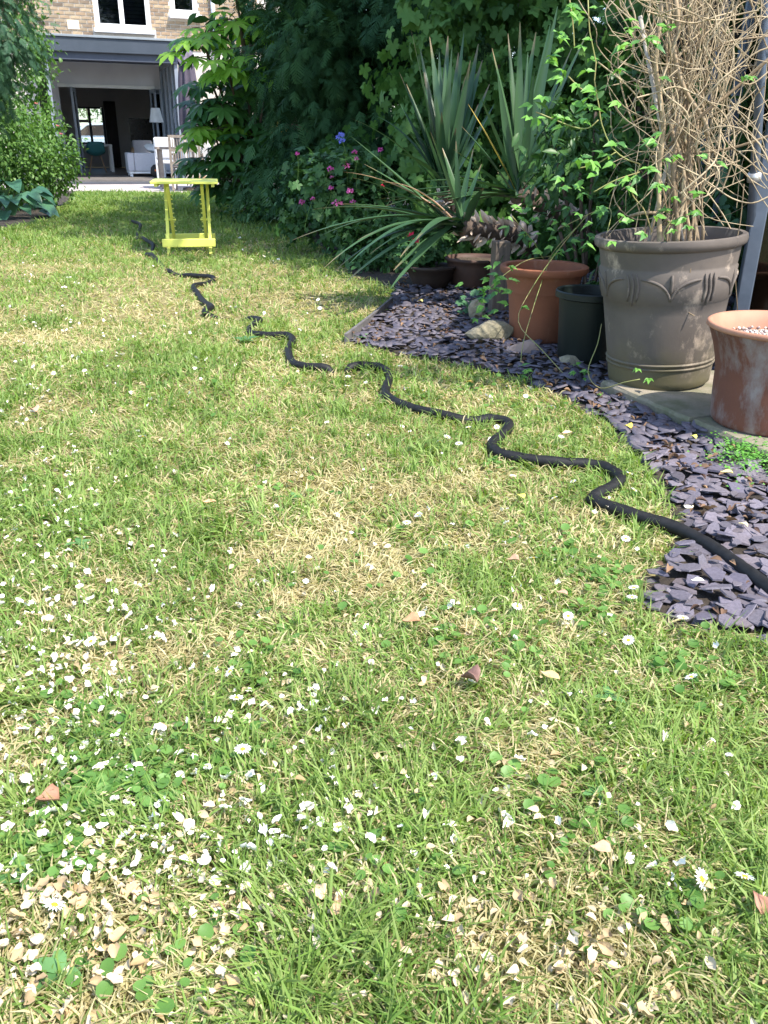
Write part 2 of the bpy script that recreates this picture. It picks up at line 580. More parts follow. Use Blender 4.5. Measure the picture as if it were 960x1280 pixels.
    me = np_mesh('grass', v, [o + np.array([0, 1, 2, 3]), o + np.array([3, 2, 4])], {'tone': tone.repeat(5), 'dry': np.where(dry, rng.uniform(.75, 1, n), rng.uniform(0, .22, n) ).repeat(5)},
                 leafmat('grass_blade', (.058, .155, .019), (.25, .38, .08), .38, .5, extra=((.36, .275, .13), (.70, .61, .39)), spec=.3, tint=1.35))
    o = link(bpy.data.objects.new('grass', me))
    tag(o, 'patchy green and straw-coloured grass of the lawn', 'grass', kind='stuff')
make_grass()

# clover and small round-leaved weeds in the turf
m_clover = leafmat('clover_leaf', (.07, .17, .03), (.17, .32, .08), .35, .45)
def round_weeds():
    spots = [(150, 980, 75, 330), (110, 1010, 50, 150), (100, 900, 60, 90), (60, 1060, 50, 90), (90, 1100, 50, 60), (280, 950, 60, 70), (700, 700, 60, 90), (740, 770, 50, 90), (760, 730, 30, 60), (620, 590, 40, 60), (40, 640, 40, 30), (840, 830, 50, 60), (560, 800, 80, 60), (330, 620, 80, 50),
             (900, 860, 50, 60), (480, 1080, 100, 50), (850, 1150, 80, 60), (640, 820, 60, 50), (770, 600, 40, 50), (500, 490, 50, 60), (590, 480, 50, 70), (670, 510, 40, 60), (250, 480, 100, 50), (480, 700, 140, 90), (300, 800, 120, 70), (700, 1020, 150, 80), (200, 1200, 120, 70)]
    pts, sc = [], []
    for x, y, r, n in spots:
        for _ in range(int(n * .55)):
            px, py = random.gauss(x, r * .5), random.gauss(y, r * .32)
            if py < 330:
                continue
            p = G(px, min(py, 1330))
            if in_poly(np.array([p[0]]), np.array([p[1]]), lawn_poly)[0]:
                pts.append((p[0], p[1], gz(p[0], p[1]) + random.uniform(.006, .022)))
                sc.append(random.uniform(.0045, .0095) * (1 + .12 * p[1]))
    pts, sc = np.array(pts), np.array(sc)
    n = len(pts)
    a = np.linspace(0, 2 * math.pi, 9)[:-1]
    tv = np.vstack(([[0, .9, -.12]], np.stack((np.sin(a) * .95, .9 - np.cos(a) * .9, .1 + .05 * np.cos(2 * a)), 1)))
    tf = [np.array([(0, i + 1, (i + 1) % 8 + 1) for i in range(8)])]
    az = rng.uniform(0, 6.28, n)
    nrm = runit(n) * .45 + [0, 0, 1]
    R = frame(np.stack((np.cos(az), np.sin(az), rng.uniform(-.1, .3, n)), 1), nrm)
    v, f = bake(tv, tf, pts, R, sc)
    o = link(bpy.data.objects.new('clover', np_mesh('clover', v, f, {'tone': rng.random(n).repeat(9)}, m_clover)))
    tag(o, 'small round clover leaves in patches of the lawn', 'clover', kind='stuff')
round_weeds()

# broad weeds that show one by one
m_weed = leafmat('weed_leaf', (.08, .19, .06), (.17, .34, .13), .3, .4, src='object')
tv, tf = t_ovate(.5, droop=.25, fold=.1)
weed_leaf = np_mesh('leaf', tv, tf, None, m_weed, True)
for px, py, L, n, lab in [(80, 1225, .038, 5, 'plantain rosette with upright leaf at the lower left corner of the lawn'), (30, 1110, .035, 4, 'pale green weed at the left edge below the tan folded leaf'), (745, 1000, .024, 4, 'small rounded weed in the right of the near lawn'),
                          (100, 686, .04, 4, 'dark flat weed rosette on the left of the lawn'), (305, 430, .075, 5, 'dark green weed rosette beside the hose kink'), (450, 425, .06, 6, 'broad leaved weed at the corner of the slate edging'), (370, 628, .03, 4, 'weed with a rounded leaf in the middle of the lawn'), (760, 880, .03, 4, 'small weed right of the pale yellow leaf')]:
    p = G(px, py)
    t = empty('weed', (p[0], p[1], gz(p[0], p[1]) + .012), lab, 'weed')
    for k in range(n):
        a = k * 6.28 / n + random.random()
        d = np.array([[math.cos(a), math.sin(a), random.uniform(.1, .55)]])
        R = frame(d, np.array([[0, 0, 1.]]))[0]
        place('leaf', weed_leaf, t, m4((0, 0, 0), R, L * .8 * random.uniform(.7, 1.2)))

# ---------------------------------------------------------------- petals fallen on the grass
m_petal = pmat('petal', (.64, .58, .46), (.55, .43, .28), 60, .6, objrand=[(.8, .8, .78), (1, 1, 1), (1, .97, .93), (.9, .86, .8)])
m_petal_tan = pmat('petal_withered', (.50, .38, .22), (.36, .25, .135), 60, .7, objrand=[(.7, .7, .7), (1, 1, 1), (1.15, 1.1, 1.0)])
def petal_mesh(seed):
    r = random.Random(seed)
    v, f = [], []
    nu, nv = 4, 5
    for j in range(nv):
        t = j / (nv - 1)
        wd = (.25, .7, 1, .85, .4)[j] * r.uniform(.65, 1.1)
        for i in range(nu):
            u = i / (nu - 1) - .5
            v.append((u * wd * .85, t - .5, .35 * u * u * 2 * r.uniform(.3, 2.6) + .22 * math.sin(t * 2.6 + seed) + r.uniform(-.04, .04)))
    for j in range(nv - 1):
        for i in range(nu - 1):
            a = j * nu + i
            f.append((a, a + 1, a + nu + 1, a + nu))
    return np.array(v), [np.array(f)]
def where(x, y):
    best = min((math.hypot(x - q[0], y - q[1]) - w, t) for (q, w, t) in MARKS)
    return best[1]
MARKS = [(G(px, py), w, t) for px, py, w, t in [(63, 1022, .03, 'around the tan folded dead leaf'), (80, 1225, .03, 'around the plantain rosette'), (685, 863, .03, 'around the pale yellow leaf'), (513, 794, .03, 'near the orange tan crinkled leaf'), (942, 1152, .03, 'near the red brown dead leaf'),
         (2, 880, .03, 'near the cream yellow leaf at the left edge'), (585, 868, .0, 'near the dark brown shrivelled leaf'), (747, 1084, .0, 'near the small ginger leaf'), (400, 1138, .0, 'near the pinkish tan leaf at the bottom'), (262, 641, .1, 'near the narrow orange leaf'), (44, 540, .2, 'near the pinkish brown leaf on the left'), (745, 637, .1, 'beside the sharp bend of the hose'),
         (620, 560, .1, 'beside the middle bend of the hose'), (480, 480, .1, 'beside the hose before the slate point'), (370, 440, .2, 'beside the farther hose bends'), (850, 790, .05, 'at the lawn edge by the slate'), (700, 510, .05, 'along the slate edge beyond the hose'), (340, 330, .4, 'of the far lawn right of the yellow table')]]
def petals():
    L = []
    dens = [(60, 1060, 110, 120, 90), (180, 1050, 120, 90, 95), (110, 880, 90, 70, 60), (60, 1230, 110, 60, 60), (290, 1130, 140, 80, 70), (60, 740, 70, 90, 60), (180, 920, 110, 70, 50), (30, 560, 60, 90, 55), (60, 420, 70, 50, 60), (30, 350, 60, 40, 40), (300, 960, 130, 90, 50),
            (450, 1200, 160, 70, 60), (620, 1200, 150, 60, 45), (540, 1010, 200, 90, 45), (800, 1150, 120, 90, 35), (250, 790, 130, 70, 40), (430, 830, 150, 90, 35), (240, 570, 150, 70, 40), (660, 760, 120, 60, 22), (560, 560, 120, 50, 22), (400, 660, 160, 60, 22), (620, 500, 90, 25, 22), (780, 950, 120, 90, 20), (150, 450, 120, 50, 40), (160, 690, 110, 60, 35), (350, 400, 120, 60, 20), (240, 300, 120, 25, 20), (740, 690, 70, 60, 14)]
    dens += [(50, 1090, 70, 60, 60), (190, 1080, 60, 50, 50), (40, 1220, 60, 40, 45), (30, 760, 40, 60, 45), (110, 690, 70, 60, 45), (100, 880, 70, 50, 40), (25, 600, 40, 60, 35), (330, 1080, 80, 40, 40), (60, 480, 60, 50, 40), (120, 1000, 80, 40, 30)]
    for cx, cy, sx, sy, n in dens:
        for _ in range(int(n * .6)):
            x, y = random.gauss(cx, sx), random.gauss(cy, sy)
            if not (-60 < x < 1020 and 262 < y < 1310):
                continue
            p = G(x, y)
            if in_poly(np.array([p[0]]), np.array([p[1]]), lawn_poly)[0]:
                L.append((p[0], p[1]))
                if random.random() < .35:        # they lie in little drifts
                    L.append((p[0] + random.gauss(0, .018), p[1] + random.gauss(0, .018)))
    L = np.array(L)
    L = L[np.argsort(L[:, 1])]
    meshes, tan = [], []
    for s in range(10):
        v, f = petal_mesh(s)
        meshes.append(np_mesh('fallen_petal', v, f, None, m_petal, True))
        tan.append(np_mesh('fallen_petal', v, f, None, m_petal_tan, True))
    def pose(x, y, y_):
        a = random.uniform(0, 6.28)
        nrm = np.array([[random.gauss(0, .6), random.gauss(-.1, .6), 1]])
        R = frame(np.array([[math.cos(a), math.sin(a), random.gauss(0, .25)]]), nrm)[0]
        s = random.uniform(.006, .0155) * (1 if y_ < 2.5 else 1.2)
        return (x, y, gz(x, y) + random.uniform(.009, .024)), R, s
    for x, y in L[:296]:
        p, R, s = pose(x, y, y)
        if random.random() < .42:
            o = place('fallen_petal', random.choice(tan), None, m4(p, R, s * 1.15))
            tag(o, 'withered tan petal curled in the grass ' + where(x, y), 'petal', 'withered petals scattered over the lawn')
        else:
            o = place('fallen_petal', random.choice(meshes), None, m4(p, R, s))
            tag(o, 'cream white petal lying on the grass ' + where(x, y), 'petal', 'white petals scattered over the lawn')
    bits = []
    for cx, cy, sx, sy, n in [(480, 1080, 300, 150, 900), (120, 1050, 140, 140, 500), (60, 650, 90, 150, 260), (450, 760, 260, 80, 260), (300, 560, 220, 70, 160)]:
        for _ in range(n):
            q = G(min(1000, max(-40, random.gauss(cx, sx))), min(1310, max(330, random.gauss(cy, sy))))
            if in_poly(np.array([q[0]]), np.array([q[1]]), lawn_poly)[0]:
                bits.append(q)
    bits = np.array(bits)
    nb_ = len(bits)
    tv, tf = t_ovate(.6, fold=.5, droop=.3)
    az = rng.uniform(0, 6.28, nb_)
    v, f = bake(tv, tf, np.stack((bits[:, 0], bits[:, 1], gz(bits[:, 0], bits[:, 1]) + rng.uniform(.004, .02, nb_)), 1), frame(np.stack((np.cos(az), np.sin(az), rng.normal(0, .4, nb_)), 1), runit(nb_) * .8 + [0, 0, 1]), rng.uniform(.006, .016, nb_))
    o = link(bpy.data.objects.new('petal_flakes', np_mesh('petal_flakes', v, f, {'tone': rng.random(nb_).repeat(len(tv))}, leafmat('petal_flake', (.34, .235, .115), (.68, .59, .42), .1, .7, tint=1.1), True)))
    tag(o, 'small dry tan and cream flakes sunk between the grass blades', 'flakes', kind='stuff')
    mb_v, mb_f, k = [], [], 0
    for x, y in L[296:]:
        p, R, s = pose(x, y, y)
        v, f = petal_mesh(random.randrange(50))
        v = (R @ (v.T * s)).T + p
        mb_v.append(v)
        mb_f.append(f[0] + k)
        k += len(v)
    o = link(bpy.data.objects.new('fallen_petals', np_mesh('fallen_petals', np.concatenate(mb_v), [np.concatenate(mb_f)], None, pmat('petal_far', (.86, .83, .75), (.78, .66, .5), 6, .6, lo=.45, hi=.7), True)))
    tag(o, 'cream petals strewn thinly over the farther lawn', 'petals', kind='stuff')
petals()

# ---------------------------------------------------------------- daisies
m_dpet = pmat('daisy_petal', (.86, .86, .84), (.82, .82, .8), 30, .6)
m_dmid = pmat('daisy_centre', (.75, .52, .03), (.62, .4, .02), 300, .8, .5, .002)
m_stalk = pmat('stalk_green', (.10, .2, .05), (.14, .25, .07), 20, .5)
def daisy_proto():
    mb = MB()
    n = 18
    for k in range(n):
        a = 6.283 * k / n
        z = .0008 * (k % 2)
        def pt(r, da, zz):
            return (r * math.cos(a + da), r * math.sin(a + da), zz + z)
        mb.add([pt(.0022, -.25, .001), pt(.0022, .25, .001), pt(.0075, .13, .0022), pt(.0102, 0, .0016), pt(.0075, -.13, .0022)], [(0, 1, 2, 3, 4)])
    o = mb.build('daisy', m_dpet)
    c = MB()
    c.lathe([(.0038, 0), (.0036, .0015), (.0024, .0027), (.0003, .0031)], seg=10, open_=False)
    c.build('centre', m_dmid, o, True)
    s = MB()
    s.tube([(0, 0, 0), (.002, .001, -.012), (.001, 0, -.03)], .0007, 4)
    s.build('stalk', m_stalk, o)
    return o
daisy0 = daisy_proto()
DAISY = [(305, 960, 1.15), (297, 893, 1.1), (117, 821, 1.1), (790, 750, 1), (787, 768, 1), (780, 688, 1), (708, 790, .95), (573, 568, 1.1), (558, 560, 1), (549, 565, .9), (601, 500, .9), (635, 492, .9), (640, 494, .8), (508, 670, 1), (522, 660, .9), (790, 628, .9), (715, 618, .8), (692, 636, .8), (785, 605, .9), (690, 522, .9),
         (656, 508, .9), (530, 500, 1), (500, 468, 1), (72, 1155, 1.2), (870, 1122, 1.2), (665, 716, .9), (480, 458, .8), (510, 497, .8), (435, 480, 1), (434, 494, .9), (850, 792, 1), (783, 818, 1), (600, 512, .9), (620, 548, .9), (290, 862, 1), (330, 326, 1.3), (345, 325, 1.2), (348, 330, 1.2), (344, 334, 1.2), (315, 330, 1.2), (390, 380, 1.2), (400, 392, 1.2), (375, 420, 1), (397, 405, 1), (385, 335, 1), (300, 302, 1.2), (180, 560, 1), (365, 552, 1), (645, 775, .9), (860, 870, 1), (925, 1120, 1.1), (560, 700, .9), (700, 560, .9), (745, 545, .9), (585, 545, .9), (640, 610, .9)]
for i, (x, y, s) in enumerate(DAISY):
    p = G(x, y)
    o = daisy0 if i == 0 else daisy0.copy()
    if i:
        link(o)
        for ch in list(daisy0.children):
            c = ch.copy()
            link(c, o)
    o.location = (p[0], p[1], gz(p[0], p[1]) + random.uniform(.024, .034))
    o.rotation_euler = (random.gauss(.3, .25), random.gauss(0, .25), random.uniform(0, 6))
    o.scale = (s,) * 3
    tag(o, 'white yellow-centred daisy in the grass ' + where(p[0], p[1]), 'daisy', 'daisies open in the lawn')

# ---------------------------------------------------------------- dead leaves on the lawn, one by one
def dead_leaf(px, py, L, c1, c2, lab, az=0., curl=.35, w=.62, dz=.028, tilt=.2, name='dead_leaf'):
    n = 7
    v, f = [], []
    for j in range(n):
        t = j / (n - 1)
        wd = w * math.sin(min(1, t * 1.08 + .04) * math.pi) ** .75 * (1 + .1 * math.sin(j * 2.3))
        for i in range(5):
            u = i / 4 - .5
            v.append((u * wd, t - .5, curl * abs(u) * 1.2 * wd + .12 * math.sin(t * 4 + az) + .03 * math.sin(9 * u + 5 * t)))
    for j in range(n - 1):
        for i in range(4):
            a = j * 5 + i
            f.append((a, a + 1, a + 6, a + 5))
    m = pmat('dead_leaf_skin', c1, c2, 40, .7, .3, .003)
    me = np_mesh('dead_leaf', np.array(v) * L, [np.array(f)], None, m, True)
    p = G(px, py)
    o = place(name, me)
    o.location = (p[0], p[1], gz(p[0], p[1]) + dz)
    o.rotation_euler = (tilt, .15 * math.sin(px), az)
    sd = o.modifiers.new('thickness', 'SOLIDIFY')
    sd.thickness = .0006
    tag(o, lab, 'leaf')
dead_leaf(63, 1022, .026, (.33, .17, .105), (.24, .12, .075), 'tan folded dead leaf among clover at the lower left', 1.9, 1.0, 1.0, tilt=.55)
dead_leaf(685, 863, .030, (.60, .43, .20), (.52, .35, .16), 'pale yellow almond-shaped dead leaf on green grass', 1.1, .25, .6, tilt=.35)
dead_leaf(513, 794, .028, (.44, .24, .13), (.34, .17, .09), 'orange tan crinkled leaf in the middle of the near lawn', 1.5, .8, .8)
dead_leaf(2, 880, .030, (.56, .42, .24), (.48, .34, .18), 'cream yellow leaf cut by the left edge of the lawn', .2, .3, .7)
dead_leaf(262, 641, .030, (.66, .40, .22), (.55, .3, .15), 'narrow orange leaf below a dry patch in the lawn', 1.6, .5, .4)
dead_leaf(942, 1152, .024, (.40, .2, .13), (.3, .15, .1), 'red brown dead leaf standing near the right lower edge', .3, .8, .8, tilt=.8)
dead_leaf(44, 524, .035, (.6, .36, .24), (.5, .3, .2), 'pinkish brown leaf on the left side of the lawn', .8, .7, .9)
dead_leaf(46, 552, .045, (.66, .44, .26), (.58, .36, .2), 'long flat tan leaf just below the pinkish brown leaf', 1.5, .3, .35)
dead_leaf(585, 868, .028, (.22, .12, .1), (.16, .09, .07), 'dark brown shrivelled leaf left of the pale yellow leaf', .9, 1.3, .9)
dead_leaf(640, 716, .022, (.42, .26, .17), (.34, .2, .13), 'small brown leaf right of the lawn middle', 1.3, .9, .8)
dead_leaf(783, 545, .026, (.86, .72, .12), (.78, .62, .08), 'bright yellow fallen leaf at the edge of the slate', .5, .5, .9)
dead_leaf(649, 634, .024, (.62, .62, .12), (.55, .56, .1), 'yellow green round leaf below the hose bend', .5, .3, .9)
dead_leaf(586, 488, .026, (.78, .58, .1), (.25, .15, .05), 'yellow and black spotted leaf above the hose', .9, .5, .9)
dead_leaf(707, 553, .030, (.74, .52, .32), (.6, .4, .25), 'light tan leaf between the hose and the slate', 1.9, .6, .6)
dead_leaf(747, 1084, .022, (.6, .38, .24), (.5, .3, .18), 'small ginger leaf in the lower right grass', 1.2, .7, .7)
dead_leaf(400, 1138, .020, (.72, .5, .32), (.6, .4, .25), 'pinkish tan leaf at the bottom of the lawn between petals', .4, .8, .8)

# ---------------------------------------------------------------- the hose
m_hose = pmat('hose_rubber', (.004, .004, .005), (.012, .012, .013), 60, .62, .35, .0015, spec=.35, bscale=500)
mb = MB()
mb.tube(hose_pts, [HR * (1 + .05 * math.sin(i * .9) + .03 * math.sin(i * 2.7)) for i in range(len(hose_pts))], 10)
hose = tag(mb.build('soaker_hose', m_hose, None, True), 'black ribbed soaker hose snaking across the lawn onto the slate', 'hose')

# ================================================================ SLATE
m_slate = pmat('slate', (.14, .126, .153), (.095, .087, .107), 14, .62, .35, .004, spec=.4, objrand=[(.66, .63, .6), (1, 1, 1), (1.2, 1.14, 1.08), (.85, .85, .95), (1.5, 1.45, 1.4), (.9, .8, .7)])
def chip_geo(seed):
    r = random.Random(seed)
    n = r.choice((5, 6, 6, 7))
    el = r.uniform(.42, .85)
    top, bot = [], []
    for k in range(n):
        a = 6.283 * (k + r.uniform(-.32, .32)) / n
        q = r.uniform(.6, 1.15)
        x, y = .5 * q * math.cos(a), .5 * q * el * math.sin(a)
        h = r.uniform(.03, .06)
        top.append((x * .93, y * .93, h + .06 * x))
        bot.append((x, y, -.03))
    v = top + bot
    f = [tuple(range(n))]
    f += [(k, n + k, n + (k + 1) % n, (k + 1) % n) for k in range(n)]
    return v, f
chips = []
for s in range(14):
    v, f = chip_geo(s)
    me = bpy.data.meshes.new('slate_chip')
    me.from_pydata(v, [], [q if len(q) == 4 else q for q in f])
    me.materials.append(m_slate)
    chips.append((me, np.array(v), f))
POTS = dict(big=(.955, 2.90, .165), terra=(1.10, 2.38, .16), mid=(.60, 3.52, .12), green=(.745, 3.16, .10), bowl=(.27, 4.92, .2), brown=(.58, 5.2, .2))
def slate():
    pts = []
    g = .026
    for y in np.arange(.75, 5.3, g):
        gg = g * (1 + .12 * max(0, y - 2.2))
        for x in np.arange(-.3, 2.2, gg):
            xx, yy = x + random.uniform(-.5, .5) * gg, y + random.uniform(-.5, .5) * gg
            if y > 2.6 and random.random() < .25:
                continue
            pts.append((xx, yy))
    pts = np.array(pts)
    inner = [(x + .012 if i < 15 else x, y) for i, (x, y) in enumerate(slate_poly)]
    k = in_poly(pts[:, 0], pts[:, 1], inner)
    # nothing beyond the back of the frame's right-hand edge
    k &= pts[:, 0] < .62 * pts[:, 1] + 1.0
    for c in POTS.values():
        k &= np.hypot(pts[:, 0] - c[0], pts[:, 1] - c[1]) > c[2] - .01
    pts = pts[k]
    pts = pts[np.argsort(np.hypot(pts[:, 0], pts[:, 1]))]
    vv, ff, k, left = [], {}, 0, 0
    hp = hose_pts[:, :2]
    vis = 0
    for x, y in pts:
        me, cv, cf = random.choice(chips)
        s = random.choice((random.uniform(.028, .045), random.uniform(.055, .085), random.uniform(.04, .062)))
        under = np.min(np.hypot(hp[:, 0] - x, hp[:, 1] - y)) < .03
        z = gz(x, y) + .006 + random.uniform(0, .010 if under else .022)
        tl = .10 if under else .22
        e = Matrix.Translation((x, y, z)) @ Matrix.Rotation(random.uniform(0, 6.28), 4, 'Z') @ Matrix.Rotation(random.gauss(0, tl), 4, 'X') @ Matrix.Rotation(random.gauss(0, tl), 4, 'Y') @ Matrix.Diagonal((s, s, s * random.uniform(.5, .9), 1))
        v = np.array([0, 0, 0])
        zc = np.array((x, y, z)) - CAM
        dz = zc @ FWD
        inside = abs(zc @ RT / dz * F) < 490 and (640 - zc @ UP / dz * F) < 1290
        if inside and vis < 298:
            vis += 1
            place('slate_chip', me, slate_bed, e)
        else:
            M4 = np.array(e)
            v = cv @ M4[:3, :3].T + M4[:3, 3]
            vv.append(v)
            for q in cf:
                ff.setdefault(len(q), []).append([a + k for a in q])
            k += len(v)
    m2 = pmat('slate_gravel', (.135, .12, .15), (.068, .062, .078), 30, .62, .35, .004, lo=.3, hi=.7)
    o = link(bpy.data.objects.new('slate_gravel', np_mesh('slate_gravel', np.concatenate(vv), [np.array(a) for a in ff.values()], None, m2)), slate_bed)
    o['kind'] = 'stuff'
slate()
# dry leaf litter lying on the slate
m_litter = leafmat('litter_leaf', (.06, .03, .022), (.34, .21, .12), .1, .7)
def litter():
    n = 1700
    L = []
    while len(L) < n:
        x, y = random.uniform(-.15, 1.7), random.uniform(1.2, 5.2)
        w = .25 + 1.3 * math.exp(-((x - (.52 + .22 * (2.9 - y) / 1.0)) ** 2) / .03) if y < 3.3 else .8
        if random.random() < w / 1.5:
            L.append((x, y))
    L = np.array(L)
    L = L[in_poly(L[:, 0], L[:, 1], slate_poly)]
    n = len(L)
    tv, tf = t_ovate(.55, fold=.5, droop=.3)
    az = rng.uniform(0, 6.28, n)
    R = frame(np.stack((np.cos(az), np.sin(az), rng.normal(0, .3, n)), 1), runit(n) * .5 + [0, 0, 1])
    pos = np.stack((L[:, 0], L[:, 1], gz(L[:, 0], L[:, 1]) + rng.uniform(.022, .034, n)), 1)
    v, f = bake(tv, tf, pos, R, rng.uniform(.010, .030, n))
    o = link(bpy.data.objects.new('leaf_litter', np_mesh('leaf_litter', v, f, {'tone': rng.beta(1.2, 2.2, n).repeat(len(tv))}, m_litter)))
    tag(o, 'brown dry leaf litter lying over the slate chippings', 'litter', kind='stuff')
litter()
for (x, y, L, c, lab, az) in [(864, 561, .022, (.72, .70, .16), 'yellow green leaf on slate below the terracotta pot', .4), (905, 607, .028, (.80, .66, .25), 'yellow leaf among slate near the bright ground cover', 1.2), (925, 674, .020, (.86, .76, .42), 'pale cream leaf on slate right of the hose', .7), (857, 652, .028, (.84, .78, .6), 'cream curled leaf at the lawn edge of the slate', 2.4),
                             (868, 746, .022, (.85, .83, .78), 'white petal on dark slate below the hose', 1.5), (583, 398, .035, (.72, .62, .2), 'yellow leaf on slate near the flat rock', .3), (525, 385, .03, (.6, .55, .2), 'yellowish leaf on slate near the yucca tips', .8), (700, 762, .02, (.5, .3, .2), 'brown leaf at the lawn edge left of slate', 1.)]:
    dead_leaf(x, y, L, c, tuple(q * .8 for q in c), lab, az, .5, .7, .034, .25)

# lawn edging strip
m_edge = pmat('edging', (.16, .15, .15), (.10, .095, .1), 20, .7, .3)
mb = MB()
ep = [G(432, 431), G(462, 407), G(490, 383)]
for a, b in zip(ep[:-1], ep[1:]):
    mb.bar((a[0], a[1], gz(a[0], a[1]) + .02), (b[0], b[1], gz(b[0], b[1]) + .02), .012, .05)
tag(mb.build('lawn_edging', m_edge, None, bev=.002), 'grey edging strip between lawn and slate by the yucca tips', 'edging')

# ================================================================ STONES, SLABS, POTS
m_stone = pmat('slab_stone', (.27, .23, .18), (.13, .13, .075), 9, .85, .5, .01)
m_rock = pmat('rock', (.34, .29, .20), (.17, .16, .11), 9, .9, .6, .02)
m_rockp = pmat('rock_pink', (.42, .30, .25), (.30, .22, .19), 12, .9, .5, .01)
SA, SB = G(789, 492, .045), G(960, 563, .045)
sd_ = (SB - SA)[:2]
sd_ = sd_ / np.linalg.norm(sd_)
sn_ = np.array([-sd_[1], sd_[0]])                # towards the greenhouse
if sn_[0] < 0:
    sn_ = -sn_
def slab(t0, t1, w, lab, off=0.):
    r = random.Random(int(t0 * 100))
    a = SA[:2] + sd_ * t0 + sn_ * off
    L = t1 - t0
    n = 9
    ring = [(L * i / n, r.uniform(-.006, .006)) for i in range(n)] + [(L, w * i / n) for i in range(n)] + [(L - L * i / n, w + r.uniform(-.008, .008)) for i in range(n)] + [(0, w - w * i / n) for i in range(n)]
    mb = MB()
    k = len(ring)
    P = [a + sd_ * u + sn_ * v for u, v in ring]
    c = sum(P) / k
    v = [(p[0], p[1], -.01) for p in P] + [(p[0], p[1], .036) for p in P] + [tuple(c + (p - c) * .975) + (.045 + r.uniform(-.002, .002),) for p in P]
    f = [tuple(range(2 * k, 3 * k))]
    for j in (0, 1):
        f += [(j * k + i, j * k + (i + 1) % k, (j + 1) * k + (i + 1) % k, (j + 1) * k + i) for i in range(k)]
    if Vector((*sd_, 0)).cross(Vector((*sn_, 0))).z < 0:
        f = [q[::-1] for q in f]
    mb.add(v, f)
    return tag(mb.build('paving_slab', m_stone), lab, 'paving slab')
slab(-.16, .27, .46, 'mossy stone slab under the big grey brown pot')
slab(.278, .66, .46, 'stone slab under the front terracotta pot')
slab(.668, 1.1, .46, 'stone slab beyond the terracotta pot at the right edge')
def rock(px, py, sx, sy, sz, mat, lab, seed, rz=0.):
    import bmesh
    bm = bmesh.new()
    bmesh.ops.create_icosphere(bm, subdivisions=3, radius=1)
    r = random.Random(seed)
    planes = [(Vector((r.gauss(0, 1), r.gauss(0, 1), r.gauss(0, .8))).normalized(), r.uniform(.55, .8)) for _ in range(11)]
    for v in bm.verts:
        for nn, d in planes:
            q = v.co.dot(nn)
            if q > d:
                v.co -= nn * (q - d)
        v.co *= 1 + .03 * math.sin(v.co.x * 9 + seed) * math.cos(v.co.y * 8)
        v.co = Vector((v.co.x * sx, v.co.y * sy, v.co.z * sz))
    me = bpy.data.meshes.new('rock')
    bm.to_mesh(me)
    me.materials.append(mat)
    p = G(px, py)
    o = place('rock', me)
    o.location = (p[0], p[1] + sy * .7, gz(p[0], p[1]) + sz * .55)
    o.rotation_euler.z = rz
    return tag(o, lab, 'rock')
rock(610, 432, .125, .075, .06, m_rock, 'flat mossy rock in front of the middle terracotta pot', 4, .2)
rock(655, 447, .085, .06, .04, m_rockp, 'pinkish broken stone beside the dark green pot', 9, -.3)
rock(596, 403, .05, .04, .065, m_rock, 'small tan upright stone behind the flat rock', 2, .5)
rock(716, 463, .07, .05, .03, m_rock, 'low grey stone at the foot of the dark green pot', 12, .1)
rock(893, 498, .035, .03, .015, m_rockp, 'small flat stone shard between the two large pots', 15, .4)

def base_at(px, py, dz, r):
    p = G(px, py, dz)
    d = p[:2] / np.linalg.norm(p[:2])
    return np.array([p[0] + d[0] * r, p[1] + d[1] * r, p[2]])
def pot_material(name, c1, c2, pale, moss=None, lo=.52, hi=.75, streak=(1, 1, .35)):
    m, t, n, bs, out = newmat(name)
    f = noise(t, 5, 6, .62)
    c = mixc(t, ramp(t, f, .35, .65), c1, c2)
    f2 = noise(t, 8, 8, .72, stretch=streak)
    c = mixc(t, ramp(t, f2, lo, hi), c, pale)
    if moss:
        tc = n.new('ShaderNodeTexCoord')
        sp = n.new('ShaderNodeSeparateXYZ')
        t.links.new(tc.outputs['Object'], sp.inputs[0])
        mth = n.new('ShaderNodeMath')
        mth.operation = 'MULTIPLY_ADD'
        t.links.new(noise(t, 9, 5), mth.inputs[0])
        mth.inputs[1].default_value = .30
        t.links.new(sp.outputs['Z'], mth.inputs[2])
        c = mixc(t, ramp(t, mth.outputs[0], .30, .17), c, moss)
    t.links.new(c, bs.inputs['Base Color'])
    bs.inputs['Roughness'].default_value = .72
    bs.inputs['Specular IOR Level'].default_value = .3
    bump(t, bs, noise(t, 45, 8, .7), .25, .003)
    return m
m_potsoil = pmat('pot_soil', (.12, .09, .06), (.05, .035, .025), 60, .95, .8, .01)
m_gravel = pmat('pot_grit', (.62, .52, .42), (.10, .05, .05), 55, .9, .9, .01, lo=.42, hi=.58)

# -- the large pot with its relief band
BR = .158
BC = base_at(820, 488, .045, BR)
brz = atY(837, 291, BC[1])[2] - BC[2]
BRIM = 91.5 / F * ((atY(837, 291, BC[1]) - CAM) @ FWD)
def bigr(z):                                     # outer radius of the body
    t = z / (brz - .03)
    return BR + (BRIM * .93 - BR) * t ** 1.05
m_big = pot_material('pot_grey_brown', (.135, .112, .096), (.095, .08, .071), (.36, .29, .23), (.115, .10, .055), .55, .66, (1, 1, .7))
t_big = empty('plant_pot', BC, 'large weathered grey brown plant pot with a band of raised arches', 'plant pot')
t_big.rotation_euler = (0, -.062, 0)
H = brz
z1, z2 = H * .60, H * .795
prof = [(BR * .96, 0)]
for z in np.linspace(.006, H * .13, 4):
    prof.append((bigr(z), z))
for k in range(2):                                # two reeds near the foot
    zz = H * (.135 + .03 * k)
    prof += [(bigr(zz), zz), (bigr(zz) + .004, zz + .003), (bigr(zz) + .0045, zz + .006), (bigr(zz), zz + .010)]
